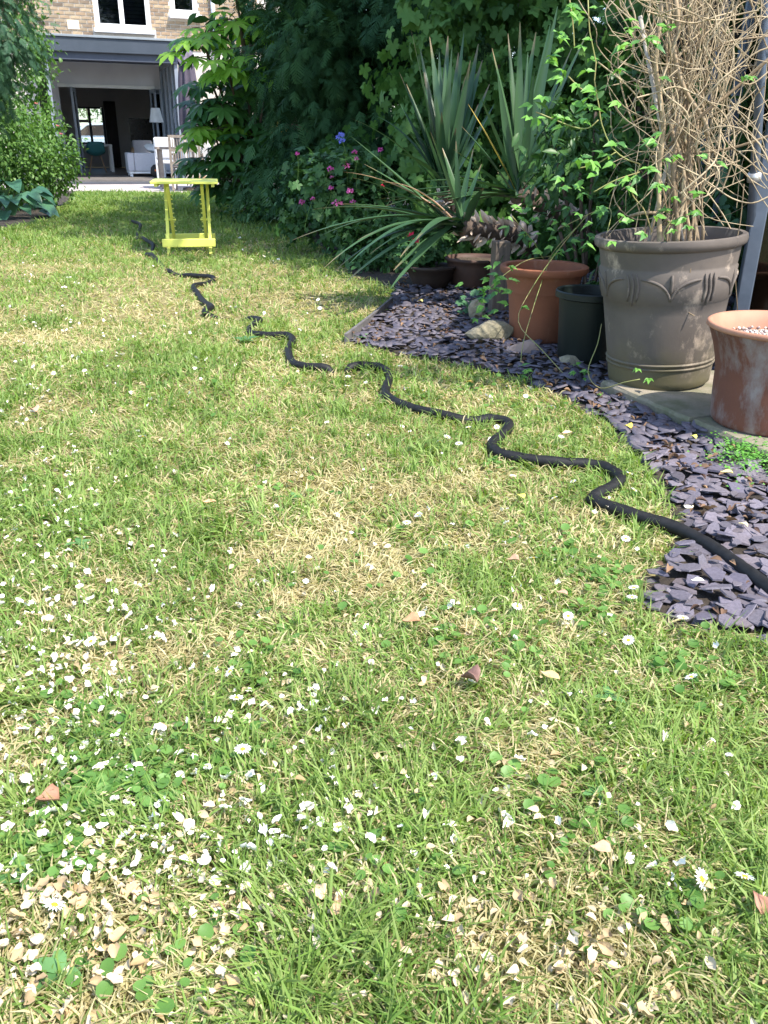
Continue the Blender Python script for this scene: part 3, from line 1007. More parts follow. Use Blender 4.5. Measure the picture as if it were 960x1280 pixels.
for z in np.linspace(H * .20, z1 - .004, 6):
    prof.append((bigr(z), z))
prof += [(bigr(z1) + .004, z1), (bigr(z2) + .004, z2), (bigr(z2) + .0005, z2 + .004)]
for z in np.linspace(z2 + .012, H - .036, 4):
    prof.append((bigr(z), z))
prof += [(BRIM * .955, H - .032), (BRIM * .99, H - .026), (BRIM, H - .014), (BRIM * .99, H - .003), (BRIM * .96, H), (BRIM * .92, H - .002), (BRIM * .88, H - .03), (BRIM * .84, H - .09)]
mb = MB()
mb.lathe(prof, seg=72, wob=.004)
mb.build('body', m_big, t_big, math.radians(50))
def on_pot(a, z, lift=.003):
    r = bigr(z) + .004 + lift
    return (r * math.cos(a), r * math.sin(a), z)
zb, zt = z1 + .004, z2 - .006
face = math.atan2(-BC[1], -BC[0]) + .10 - 2 * 2 * math.pi / 5.5
per = 2 * math.pi / 5.5
for k in range(5):
    a0 = face + per * k
    mb = MB()
    for da in (-.075, 0, .075):
        mb.tube([on_pot(a0 + per / 2 + da + .02 * math.sin(z * 60 + k), z, .001) for z in np.linspace(zt + .004, zb - (.012 if da == 0 else .0), 6)], [.002, .0042, .0046, .0046, .0042, .002], 6)
    mb.build('relief_bar', m_big, t_big, True)
    for sg in (-1, 1):
        mb = MB()
        pts = []
        for u in np.linspace(0, 1, 10):
            pts.append(on_pot(a0 + sg * .42 * (1 - math.sin(u * 1.55)) + sg * .006, zb + (zt - zb) * (.05 + .80 * math.cos(u * 1.55)), .001))
        mb.tube(pts, [.002, .004, .005, .005, .0048, .0045, .004, .004, .0035, .002], 6)
        mb.build('relief_arc', m_big, t_big, True)
    mb = MB()
    mb.tube([on_pot(a0, z, .001) for z in np.linspace(zt + .003, zb + .02, 4)], [.004, .005, .0045, .002], 6)
    mb.build('relief_bar', m_big, t_big, True)
mb = MB()
mb.lathe([(BRIM * .865, H - .05), (.12, H - .04), (.001, H - .038)], seg=40)
mb.build('soil', m_potsoil, t_big, True)

# -- terracotta pot at the right edge
TC = base_at(953, 546, .045, .145)
trz = atY(965, 404, TC[1])[2] - TC[2]
TR = 93 / F * ((atY(970, 404, TC[1]) - CAM) @ FWD)
m_terra = pot_material('terracotta_worn', (.165, .064, .041), (.12, .05, .036), (.25, .21, .20), None, .46, .62, (.9, .9, .4))
m_terra_rim = pmat('terracotta_lit_rim', (.42, .21, .135), (.34, .165, .105), 14, .75, .2, .002)  # lighter copy of the terracotta, light on the rim put into the colour
t_ter = empty('plant_pot', TC, 'worn terracotta pot with pale bloom and a grit-topped soil at the right edge', 'plant pot')
rb = .147
pr = [(rb * .95, 0), (rb, .008)]
for t in np.linspace(.08, .94, 10):
    pr.append((rb + .008 * math.sin(t * 3) + (TR - rb) * max(0, (t - .45) / .55) ** 1.8, t * trz))
mb = MB()
mb.lathe(pr, seg=64, wob=.002)
mb.build('body', m_terra, t_ter, True)
q = pr[-1][0]
mb = MB()
mb.lathe([(q, trz * .94), (TR * .985, trz - .014), (TR, trz - .012), (TR * .995, trz - .003), (TR * .97, trz), (TR * .93, trz - .004), (TR * .88, trz - .03), (TR * .82, trz - .08)], seg=64, wob=.002)
mb.build('rim', m_terra_rim, t_ter, True)
mb = MB()
mb.lathe([(TR * .86, trz - .05), (.08, trz - .042), (.001, trz - .04)], seg=40)
mb.build('soil', m_gravel, t_ter, True)
vv, ffs, kk = [], [], 0
for i in range(420):
    a, r = random.uniform(0, 6.28), TR * .84 * math.sqrt(random.random())
    s = random.uniform(.003, .007)
    p = np.array([r * math.cos(a), r * math.sin(a), trz - .046 + .004 * (1 - r / TR) + s * .3])
    oct_ = np.array([(1, 0, 0), (-1, 0, 0), (0, 1, 0), (0, -1, 0), (0, 0, .7), (0, 0, -.7)]) * s * rng.uniform(.6, 1.3, (6, 1))
    vv.append(oct_ + p)
    ffs.append(np.array([(0, 2, 4), (2, 1, 4), (1, 3, 4), (3, 0, 4), (2, 0, 5), (1, 2, 5), (3, 1, 5), (0, 3, 5)]) + kk)
    kk += 6
o = place('grit', np_mesh('grit', np.concatenate(vv), [np.concatenate(ffs)], {'tone': rng.random(420).repeat(6)}, leafmat('grit_stone', (.10, .05, .06), (.78, .70, .62), 0, .8)), t_ter)
o['kind'] = 'stuff'

# -- middle terracotta pot
MC = base_at(672, 430, .012, .12)
mrz = atY(683, 331, MC[1])[2] - MC[2]
MR = 55 / F * ((atY(683, 331, MC[1]) - CAM) @ FWD)
m_terra2 = pot_material('terracotta_orange', (.26, .095, .048), (.19, .075, .042), (.33, .2, .14), None, .6, .8)
t_mid = empty('plant_pot', MC, 'orange terracotta pot with a broad rolled rim behind the pinkish stone', 'plant pot')
mb = MB()
mb.lathe([(.112, 0), (.118, .01), (.125, mrz * .3), (.134, mrz * .6), (MR * .86, mrz - .045), (MR * .87, mrz - .032), (MR * .96, mrz - .030), (MR, mrz - .018), (MR * .99, mrz - .004), (MR * .95, mrz), (MR * .86, mrz - .004), (MR * .83, mrz - .03), (MR * .8, mrz - .1)], seg=56, wob=.003)
mb.build('body', m_terra2, t_mid, math.radians(50))
mb = MB()
mb.lathe([(MR * .82, mrz - .07), (.001, mrz - .06)], seg=36)
mb.build('soil', m_potsoil, t_mid, True)
# -- dark green plastic pot
GC = base_at(730, 457, .012, .10)
grz = atY(731, 362, GC[1])[2] - GC[2]
GR = 45 / F * ((atY(731, 362, GC[1]) - CAM) @ FWD)
m_green = pmat('plastic_green', (.002, .006, .006), (.004, .009, .008), 10, .5, .06, .002)
t_grn = empty('plant_pot', GC, 'dark green plastic pot between terracotta and the large pot', 'plant pot')
mb = MB()
mb.lathe([(.095, 0), (.10, .008), (.103, .02), (GR * .88, grz - .03), (GR * .93, grz - .026), (GR, grz - .024), (GR, grz - .004), (GR * .97, grz), (GR * .9, grz - .004), (GR * .86, grz - .08)], seg=48)
mb.build('body', m_green, t_grn, math.radians(40))
mb = MB()
mb.lathe([(GR * .88, grz - .05), (.001, grz - .045)], seg=36)
mb.build('soil', m_potsoil, t_grn, True)
# -- dark bowl and brown pot under the yucca
m_dark = pmat('pot_dark', (.05, .032, .026), (.035, .024, .02), 10, .6, .15, .003)
m_brown = pmat('pot_brown', (.10, .055, .042), (.07, .042, .034), 9, .65, .15, .003)
WC = base_at(538, 361, .012, .10)
wrz = atY(539, 331, WC[1])[2] - WC[2]
t_bowl = empty('plant_pot', WC, 'shallow dark bowl pot on slate holding the red geranium', 'plant pot')
mb = MB()
mb.lathe([(.09, 0), (.10, .01), (.122, wrz * .5), (.136, wrz - .02), (.143, wrz - .016), (.145, wrz - .003), (.138, wrz), (.13, wrz - .01), (.12, wrz - .05)], seg=40)
mb.build('body', m_dark, t_bowl, True)
mb = MB()
mb.lathe([(.128, wrz - .02), (.001, wrz - .01)], seg=30)
mb.build('soil', m_potsoil, t_bowl, True)
NC = base_at(592, 362, .012, .13)
nrz = atY(592, 321, NC[1])[2] - NC[2]
t_bro = empty('plant_pot', NC, 'brown clay pot behind the wooden post holding the yucca', 'plant pot')
mb = MB()
mb.lathe([(.12, 0), (.13, .01), (.155, nrz * .7), (.158, nrz - .02), (.168, nrz - .018), (.17, nrz - .003), (.163, nrz), (.15, nrz - .01), (.14, nrz - .05)], seg=44)
mb.build('body', m_brown, t_bro, True)
mb = MB()
mb.lathe([(.15, nrz - .02), (.001, nrz - .01)], seg=30)
mb.build('soil', m_potsoil, t_bro, True)
# -- wooden post under the trunk
m_post = pmat('post_wood', (.17, .13, .10), (.10, .08, .065), 14, .85, .5, .004, stretch=(4, 4, .4))
pp = G(621, 392)
pt = atY(621, 301, pp[1])[2]
mb = MB()
mb.box((0, 0, (pt - pp[2]) / 2), (.075, .07, pt - pp[2]))
tag(mb.build('wooden_post', m_post, None, bev=.005, loc=(pp[0], pp[1], pp[2]), rz=.2), 'short weathered wooden post propping the yucca trunk', 'post')

# ================================================================ YUCCAS
m_yuc = leafmat('yucca_leaf', (.024, .066, .03), (.06, .125, .052), .1, .36, src='object', spec=.4, tint=1.2, extra=((.2, .14, .08), (.32, .23, .13)))
m_yuc_y = leafmat('yucca_leaf_yellow', (.5, .38, .08), (.45, .34, .08), .2, .5, src='object')
m_yuc_d = leafmat('yucca_leaf_dry', (.42, .27, .2), (.35, .22, .16), .15, .6, src='object')
m_scale = pmat('leaf_base_papery', (.74, .65, .56), (.46, .36, .29), 40, .8, .4, .004, objrand=[(.6, .55, .5), (1, 1, 1), (1.25, 1.22, 1.2)])
m_ytrunk = pmat('yucca_trunk', (.12, .085, .065), (.06, .045, .035), 30, .9, .7, .006)
def strap(base, tip, bow, w, parent, mat, fold=.35, kink=None):
    b, t = np.array(base, float), np.array(tip, float)
    mid = (b + t) / 2 + np.array(bow, float)
    n = 14
    d0 = None
    v, f = [], []
    prevx = None
    for i in range(n):
        s = i / (n - 1)
        p = (1 - s) ** 2 * b + 2 * s * (1 - s) * mid + s * s * t
        d = 2 * (1 - s) * (mid - b) + 2 * s * (t - mid)
        d /= np.linalg.norm(d)
        x = np.cross(d, [0, 0, 1.])
        if np.linalg.norm(x) < .25:
            x = np.cross(d, [0, -1., 0])
        x /= np.linalg.norm(x)
        if prevx is not None and x @ prevx < 0:
            x = -x
        if prevx is not None:
            x = x * .4 + prevx * .6
            x /= np.linalg.norm(x)
        prevx = x
        up = np.cross(x, d)
        k = w * (.55 + .45 * min(1, s * 3)) * min(1, (1 - s) / .55 + .02) ** .8
        fd = fold * (1 - .4 * s) * k
        v += [p - x * k / 2 + up * fd * .5, p - up * fd * .15, p + x * k / 2 + up * fd * .5]
    for i in range(n - 1):
        a = 3 * i
        f += [(a, a + 1, a + 4, a + 3), (a + 1, a + 2, a + 5, a + 4)]
    me = np_mesh('leaf', np.array(v), [np.array(f)], {'dry': np.clip((np.linspace(0, 1, n) - .86) / .1, 0, 1).repeat(3) * random.choice((0, .6, 1))}, mat, True)
    return place('leaf', me, parent)
def yucca(lab, trunk_px, Ys, tips, rad, fans=(), up_fan=None):
    pts = [atY(x, y, Y) for (x, y), Y in zip(trunk_px, Ys)]
    t = empty('yucca', (0, 0, 0), lab, 'yucca')
    root = np.array(pts[0])
    line = curve_pts(pts, 16)
    mb = MB()
    mb.tube(line, [rad * (.9 + .1 * math.sin(i)) for i in range(len(line))], 10)
    mb.build('trunk', m_ytrunk, t, True)
    # papery bases of old leaves, overlapping towards the head
    tv, tf = t_ovate(.7, fold=.25, droop=-.25, prof=[.8, 1, .85, .5, .03])
    meb = np_mesh('leaf_base', tv, tf, None, m_scale, True)
    m = len(line)
    for i in range(64):
        s = .22 + .78 * (i / 64)
        j = min(m - 2, int(s * (m - 1)))
        p = line[j] + (line[j + 1] - line[j]) * (s * (m - 1) - j)
        d = line[j + 1] - line[j]
        d /= np.linalg.norm(d)
        a = i * 2.4
        x = np.cross(d, [0, 0, 1.]); x /= np.linalg.norm(x)
        y = np.cross(x, d)
        nrm = x * math.cos(a) + y * math.sin(a)
        ax = d * random.uniform(.5, 1) + nrm * random.uniform(.35, .9)
        R = frame(ax[None], (nrm - d * .3)[None])[0]
        place('leaf_base', meb, t, m4(p + nrm * rad * .85, R, random.uniform(.045, .07)))
    head = line[-1]
    for q in tips:
        x, y, dy, bz = q[:4]
        mat = q[4] if len(q) > 4 else m_yuc
        w = q[5] if len(q) > 5 else random.uniform(.040, .058)
        bx, by = q[6] if len(q) > 6 else (None, None)
        tip = atY(x, y, head[1] + dy)
        b = head + rng.normal(0, .015, 3)
        strap(b, tip, (0, random.uniform(-.03, .03), bz), w, t, mat)
    return t
Y1 = 4.15
yucca('leaning yucca with a papery scaled trunk over the wooden post', [(668, 318), (652, 297), (615, 289), (577, 284)], (4.45, 4.35, 4.25, 4.15), [
    (400, 295, -.1, .14), (405, 335, -.25, .18), (412, 345, -.05, .2), (430, 355, -.35, .14), (438, 170, .1, .02), (440, 222, -.1, .08), (487, 362, -.4, .04, m_yuc, .05), (492, 338, -.3, .06, m_yuc, .05), (366, 300, -.2, .12), (455, 205, .2, .03), (420, 255, .1, .05), (480, 285, -.1, .02),
    (553, 185, .1, .02), (570, 176, 0, .0, m_yuc, .028), (592, 185, .1, .01, m_yuc, .03), (602, 205, .15, .02, m_yuc, .03), (538, 165, -.1, .03, m_yuc, .03), (447, 300, -.3, .1), (520, 300, -.45, .08), (470, 250, .2, .1), (390, 262, .1, .1), (436, 330, -.45, .17), (500, 322, -.5, .12), (605, 235, -.2, .05), (430, 215, .1, .09, m_yuc_d, .03), (475, 228, 0, .1, m_yuc_d, .03), (462, 318, -.15, .1)], .042)
yucca('second yucca with a yellow leaf at its trunk head', [(745, 300), (720, 282), (690, 263), (645, 243)], (4.75, 4.65, 4.55, 4.45), [
    (566, 186, -.1, .0), (577, 158, .05, .02), (585, 130, .1, .02, m_yuc_y, .03), (615, 60, .1, 0), (635, 42, .2, 0), (650, 28, .05, 0), (660, 65, .2, 0), (697, 8, .1, 0, m_yuc, .055), (688, 30, .25, .0), (715, 60, .15, .02), (735, 40, .2, .02, m_yuc, .05), (622, 92, 0, 0), (645, 100, .1, 0), (500, 240, -.15, .05), (470, 262, -.1, .09), (520, 228, -.2, .06), (525, 255, -.3, .03), (545, 262, -.3, .02), (600, 120, -.1, .02), (705, 110, -.1, .03), (480, 252, .1, .05), (668, 90, -.1, 0), (560, 250, -.35, .03), (730, 160, .0, .04), (670, 40, .25, 0), (540, 215, .1, .04)], .045)
t3 = yucca('upright yucca fan rising behind the two leaning yuccas', [(598, 305), (585, 285), (570, 262), (555, 238)], (5.05, 5.0, 4.9, 4.85), [
    (514, 38, .05, .0), (499, 90, .1, .02), (537, 46, .1, 0), (549, 65, .15, 0), (557, 80, .1, 0), (573, 66, .2, .0), (588, 75, .0, .0), (590, 110, .2, 0), (570, 160, -.1, .02), (520, 130, -.05, .03), (506, 160, .0, .05), (438, 148, -.1, .1, m_yuc, .03), (545, 120, -.1, 0), (530, 90, .2, 0), (598, 130, .1, .01), (612, 105, .2, 0), (560, 45, .3, 0), (470, 145, .2, .12), (490, 190, -.2, .08), (580, 40, .3, 0), (603, 75, .3, .0), (525, 60, .3, .0), (552, 140, -.2, 0), (508, 105, .2, .02), (565, 60, -.05, 0), (582, 95, .25, 0), (545, 85, .3, 0), (618, 130, .2, 0), (500, 130, .2, .03), (598, 55, .35, 0)], .035)

# ================================================================ FOLIAGE TOOLS
def ell(px, py, rx, ry, Y, dy):
    s = (atY(px, py, Y) - CAM) @ FWD / F
    return atY(px, py, Y), np.array([rx * s, dy, ry * s])
def cloud(ells, n, clump=.12, nclump=None, shell=.62, keep=None):
    """points and outward normals in clumps through the ellipsoids' outer volume"""
    w = np.array([np.prod(r) ** (2 / 3) for _, r in ells])
    w /= w.sum()
    nclump = nclump or max(12, n // 45)
    idx = rng.choice(len(ells), nclump, p=w)
    C = np.array([e[0] for e in ells])[idx]
    Rr = np.array([e[1] for e in ells])[idx]
    u = runit(nclump)
    rad = shell + (1.04 - shell) * rng.random(nclump) ** .7
    cc = C + u * Rr * rad[:, None]
    k = rng.integers(0, nclump, n)
    p = cc[k] + rng.normal(0, 1, (n, 3)) * clump
    nn = u[k] * .7 + runit(n) * .5
    tone = np.clip(rng.random(nclump)[k] * .65 + rng.random(n) * .4, 0, 1)
    g = p[:, 2] > gz(p[:, 0], p[:, 1]) + .02
    if keep is not None:
        g &= keep(p)
    return p[g], nn[g], tone[g]
def leaf_R(nn, up=.5, axis_out=.6, droop=.3, jit=.45):
    n = len(nn)
    ax = nn * axis_out + runit(n) * jit + np.array([0, 0, -droop])
    nr = nn * .6 + np.array([0, 0, up]) + runit(n) * .35
    return frame(ax, nr)
def leaves(name, parent, tpl, p, R, size, tone, mat, indiv=0, imat=None, part='leaf'):
    """the `indiv` leaves that show largest become objects of their own; the rest are one mesh"""
    tv, tf = tpl
    if indiv:
        rel = p - CAM
        dz = rel @ FWD
        px = 480 + F * (rel @ RT) / dz
        py = 640 - F * (rel @ UP) / dz
        inside = (px > 0) & (px < 960) & (py > 0) & (py < 1280)
        key = np.where(inside, size / dz, 0) - .0
        sel = np.argsort(-(key * (1 + .5 * rng.random(len(p)))))[:indiv]
        mk = np.zeros(len(p), bool)
        mk[sel] = True
        me = np_mesh(part, tv, tf, {'tone': np.full(len(tv), .5)}, imat, True)
        for i in np.where(mk)[0]:
            place(part, me, parent, m4(p[i], R[i], size[i]))
        p, R, size, tone = p[~mk], R[~mk], size[~mk], tone[~mk]
    v, f = bake(tv, tf, p, R, size)
    o = place(name, np_mesh(name, v, f, {'tone': tone.repeat(len(tv))}, mat), parent)
    o['kind'] = 'stuff'
    return o
m_bark = pmat('bark', (.14, .10, .07), (.07, .05, .04), 16, .9, .8, .01, stretch=(3, 3, .5))
def trunk(parent, base, top, r, limbs=(), name='trunk'):
    mb = MB()
    b, t = np.array(base, float), np.array(top, float)
    pts = [b + (t - b) * s + np.array([.05 * math.sin(s * 5 + b[0]), .04 * math.cos(s * 4), 0]) for s in np.linspace(0, 1, 7)]
    mb.tube(pts, [r * (1 - .7 * s) for s in np.linspace(0, 1, 7)], 8)
    for s, d, L in limbs:
        p = b + (t - b) * s
        d = np.array(d, float)
        mb.tube([p, p + d * L * .5 + [0, 0, .06 * L], p + d * L + [0, 0, .05 * L]], [r * .45, r * .3, r * .1], 6)
    return mb.build(name, m_bark, parent, True)

# ================================================================ FENCE ALONG THE RIGHT BOUNDARY
m_fence = pmat('fence_wood', (.13, .085, .06), (.085, .055, .04), 9, .85, .4, .004, stretch=(6, 6, .5), objrand=[(.75, .75, .75), (1, 1, 1), (1.25, 1.2, 1.15)])
fence = empty('garden_fence', (2.05, 3.2, 0), 'dark brown plank fence behind the dead stems and vine', 'fence')
mb = MB()
mb.box((0, 0, .9), (.022, .145, 1.8))
p0 = mb.build('plank', m_fence, fence)
for i in range(48):
    o = p0 if i == 0 else p0.copy()
    if i:
        link(o, fence)
    o.location = (.004 * (i % 2), .075 + i * .152, random.uniform(-.015, .015))
for z in (.35, 1.5):
    MB().box((.035, 3.65, z), (.045, 7.3, .08)).build('rail', m_fence, fence)
for y in (0, 1.83, 3.66, 5.49, 7.3):
    MB().box((.06, y, .95), (.09, .09, 1.95)).build('post', m_fence, fence)

# ================================================================ HEDGE AND SHRUBS ON THE RIGHT
m_con = leafmat('conifer_needles', (.012, .044, .018), (.042, .105, .036), .12, .65, spec=.12)
con = empty('conifer_tree', atY(440, 260, 9.6) * [1, 1, 0] + [0, 0, -.05], 'tall dark green conifer with feathery drooping sprays beside the far lawn', 'tree')
base = np.array(con.location)
def rel_cloud(parent, P):
    return P - np.array(parent.location)
ce = [ell(395, 135, 40, 50, 9.8, .4), ell(460, -30, 110, 180, 9.4, 1.0), ell(405, 130, 65, 120, 9.0, .8), ell(470, 120, 90, 130, 8.8, .8), ell(400, 30, 55, 120, 9.6, .8), ell(440, -230, 90, 160, 9.8, 1.0), ell(385, 215, 50, 55, 8.9, .6), ell(430, 225, 70, 55, 8.4, .5), ell(355, 235, 40, 35, 9.3, .4), ell(370, 60, 45, 90, 10.4, .5), ell(335, 120, 40, 130, 12.2, .6), ell(310, 190, 35, 55, 12.4, .5), ell(345, -80, 60, 110, 12.0, .8), ell(480, -480, 90, 170, 9.6, 1.2), ell(540, 60, 80, 130, 8.6, .8), ell(650, 0, 130, 130, 8.2, .6), ell(540, -150, 130, 120, 9.0, .8)]
p, nn, tone = cloud(ce, 15000, .13, 480, .5)
sz = rng.uniform(.11, .23, len(p))
leaves('needles', con, t_spray(7), p - base, leaf_R(nn, .4, .7, .55, .3), sz, tone, m_con)
trunk(con, (0, 0, 0), (-.1, .2, 6.6), .16, [(.12, (-.7, -.5, .1), 1.0), (.2, (.7, -.5, .1), 1.2), (.35, (-.8, -.3, .1), 1.1), (.5, (.6, -.6, .1), 1.0)])

# tall evergreen farther back, closing the gaps between the conifer and the vine
m_ev = leafmat('evergreen_leaf', (.016, .05, .017), (.045, .105, .032), .18, .6, spec=.12)
eb = atY(600, 220, 10.8) * [1, 1, 0] + [0, 0, -.06]
ever = empty('evergreen_tree', eb, 'dark dense evergreen filling the background between the conifer and the vine', 'tree')
p, nn, tone = cloud([ell(440, 0, 110, 170, 11.6, .8), ell(560, 60, 120, 190, 11.0, .8), ell(690, 110, 110, 160, 10.4, .7), ell(800, 90, 110, 170, 10.0, .7), ell(560, -120, 180, 120, 11.2, .8), ell(330, 60, 50, 130, 12.6, .5), ell(900, 130, 90, 150, 9.6, .6), ell(330, 170, 45, 60, 12.4, .4)], 9500, .2, 300, .6)
leaves('foliage', ever, t_ovate(.5), p - eb, leaf_R(nn, .4, .6, .4), rng.uniform(.12, .24, len(p)), tone, m_ev)
trunk(ever, (0, 0, 0), (.1, 0, 4.2), .13, [(.4, (-.7, -.5, .3), 1.4), (.5, (.7, -.4, .4), 1.4)])

# broadleaved tree rising behind the fence: its unseen crown is shaped to shade the far lawn and the border
m_ash = leafmat('ash_leaf', (.035, .10, .03), (.08, .18, .05), .25, .5)
tb = np.array([2.75, 6.6, -.05])
ash = empty('broadleaf_tree', tb, 'tall broadleaved tree behind the fence and the dead stems, its shading crown out of view', 'tree')
p, nn, tone = cloud([(np.array([2.4, 6.2, 5.3]), np.array([2.3, 2.4, 1.5])), (np.array([1.7, 6.9, 5.8]), np.array([1.8, 1.5, 1.3])), (np.array([1.2, 6.6, 6.1]), np.array([1.9, 1.7, 1.0])), (np.array([2.8, 4.6, 4.9]), np.array([1.5, 1.2, 1.0]))], 9000, .24, 170, .35)
leaves('foliage', ash, t_ovate(.5), p - tb, leaf_R(nn), rng.uniform(.12, .22, len(p)), tone, m_ash)
trunk(ash, (0, 0, 0), (-.3, .1, 5.6), .15, [(.55, (-.6, .7, .5), 2.0), (.6, (.5, -.6, .6), 1.8), (.7, (-.7, -.3, .6), 1.6)])

# climbing vine with lobed leaves over the fence behind the yuccas
m_vine = leafmat('vine_leaf', (.034, .095, .026), (.09, .19, .045), .26, .55, spec=.18)
m_vineo = leafmat('vine_leaf_single', (.034, .095, .026), (.105, .21, .05), .26, .55, src='object', spec=.18)
vb = atY(640, 250, 6.6) * [1, 1, 0]
vine = empty('climbing_vine', vb, 'broad mass of lobed vine leaves covering the fence behind the yuccas', 'climber')
ve = [ell(600, 270, 90, 45, 6.0, .25), ell(690, 285, 80, 60, 5.8, .3), ell(640, 230, 90, 50, 6.1, .3), ell(600, 60, 110, 85, 6.4, .35), ell(690, 50, 80, 90, 6.2, .35), ell(540, 120, 60, 70, 6.5, .3), ell(650, 160, 100, 80, 6.2, .35), ell(640, -60, 140, 80, 6.6, .4), ell(560, 200, 70, 60, 6.3, .3), ell(760, 120, 70, 120, 6.0, .4), ell(740, 230, 60, 80, 5.8, .3), ell(850, 100, 90, 150, 5.6, .4), ell(860, 250, 80, 60, 5.2, .3)]
p, nn, tone = cloud(ve, 5200, .10, 210, .72)
leaves('foliage', vine, t_palmate(5, 4.4, .55, .12, .62, 3), p - vb, leaf_R(nn * [1, 1.6, 1], .35, .35, .8, .45), rng.uniform(.045, .085, len(p)), tone, m_vine, 260, m_vineo)
mb = MB()
for k in range(9):
    x = random.uniform(-.6, 1.2)
    mb.tube(curve_pts([(x, .3, 0), (x + random.gauss(0, .15), .25, .6), (x + random.gauss(0, .3), .2, 1.2), (x + random.gauss(0, .4), .25, 1.9)], 14), .01, 5)
mb.build('stem', m_bark, vine, True)

# dark glossy shrub behind the pots
m_laur = leafmat('laurel_leaf', (.022, .07, .022), (.06, .14, .04), .18, .42, spec=.3)
m_lauro = leafmat('laurel_leaf_single', (.025, .075, .025), (.07, .16, .045), .18, .42, src='object', spec=.3)
lb = atY(735, 330, 3.9) * [1, 1, 0]
laurel = empty('evergreen_shrub', lb, 'dark glossy evergreen shrub behind the terracotta and green pots', 'shrub')
le = [ell(725, 215, 50, 65, 3.9, .18), ell(745, 140, 45, 60, 4.0, .18), ell(700, 290, 50, 40, 3.9, .18), ell(780, 250, 40, 50, 3.7, .12), ell(690, 170, 30, 40, 4.0, .12), ell(800, 330, 60, 60, 3.6, .1), ell(900, 300, 30, 110, 3.4, .1), ell(780, 380, 50, 50, 3.6, .1)]
p, nn, tone = cloud(le, 950, .05, 90, .6)
leaves('foliage', laurel, t_ovate(.42, fold=.2, droop=.2), p - lb, leaf_R(nn, .5, .7, .35), rng.uniform(.04, .075, len(p)), tone, m_laur, 240, m_lauro)
mb = MB()
for e in le:
    c = e[0] - lb
    mb.tube(curve_pts([(random.gauss(0, .04), random.gauss(0, .04), 0), tuple(c * [.4, .4, .5]), tuple(c)], 8), [.012] * 8 if False else .008, 5)
mb.build('stem', m_bark, laurel, True)

# border flowers: pink blooms over low dark leaves
m_low = leafmat('border_leaf', (.022, .07, .022), (.06, .14, .04), .2, .5, spec=.25)
m_pink = leafmat('pink_flower', (.60, .10, .42), (.75, .2, .55), .3, .6, src='object', spec=.2, tint=1)
m_blue = leafmat('blue_flower', (.16, .2, .75), (.22, .25, .8), .3, .6, src='object', spec=.2, tint=1)
m_redf = leafmat('red_flower', (.75, .03, .10), (.7, .03, .12), .3, .6, src='object', spec=.2, tint=1)
def flower_mesh(mat, name, n=26):
    tv, tf = t_quad(.9, .15)
    d = runit(n)
    d[:, 2] = np.abs(d[:, 2]) * .8 + .1
    R = frame(d + rng.normal(0, .4, (n, 3)), d)
    v, f = bake(tv, tf, d * .45, R, rng.uniform(.4, .75, n))
    return np_mesh(name, v, f, None, mat)
fm_pink, fm_blue, fm_red = flower_mesh(m_pink, 'flower'), flower_mesh(m_blue, 'flower'), flower_mesh(m_redf, 'flower')
def flowering(lab, cat, name, ells_, n, flowers, fmesh, fs, Y, leaf=(.03, .06), clump=.06):
    b = ells_[0][0] * [1, 1, 0]
    b[2] = gz(b[0], b[1])
    t = empty(name, b, lab, cat)
    p, nn, tone = cloud(ells_, n, clump, None, .5)
    leaves('foliage', t, t_palmate(5, 4.6, .5, .1, .6, 5), p - b, leaf_R(nn, .8, .5, .3), rng.uniform(leaf[0], leaf[1], len(p)), tone, m_low)
    sm = MB()
    for x, y, s in flowers:
        q = atY(x, y, Y + random.uniform(-.15, .1)) - b
        o = place('flower', fmesh, t)
        o.location = q
        o.scale = (fs * s,) * 3
        o.rotation_euler = (random.uniform(0, .6), 0, random.uniform(0, 6))
        sm.tube(curve_pts([(q[0] + random.gauss(0, .05), q[1] + .1, max(.02, q[2] - .18)), (q[0] + random.gauss(0, .02), q[1] + .06, q[2] - .07), q], 6), .0018, 4)
    sm.build('stem', m_stalk, t)
    return t
flowering('low border plant with bright pink flower clusters beside the yucca tips', 'flower', 'flowering_plant', [ell(410, 235, 45, 48, 6.1, .2), ell(450, 240, 40, 45, 6.05, .2), ell(425, 240, 42, 50, 6.4, .3), ell(395, 250, 45, 42, 6.5, .3), ell(445, 220, 35, 48, 6.4, .3), ell(470, 280, 45, 40, 6.0, .3)], 2300,
          [(434, 209, 1.2), (413, 212, .8), (378, 254, .9), (422, 256, 1.3), (438, 240, .9), (414, 236, .7), (441, 253, .7), (372, 193, .6), (443, 191, .7), (391, 249, .6), (445, 199, .6), (476, 188, .7), (415, 222, .5)], fm_pink, .031, 5.9)
flowering('tall border plant with a single blue violet flower above the pink blooms', 'flower', 'flowering_plant', [ell(430, 215, 22, 40, 6.9, .2)], 240, [(426, 172, .9), (428, 178, .7)], fm_blue, .04, 5.9)
flowering('red geranium growing in the shallow dark bowl', 'flower', 'flowering_plant', [ell(532, 312, 26, 14, 4.85, .1), ell(510, 318, 18, 14, 4.8, .08)], 260, [(516, 299, 1.2), (520, 303, .7), (478, 233, .4)], fm_red, .03, 4.6, (.02, .04), .03)
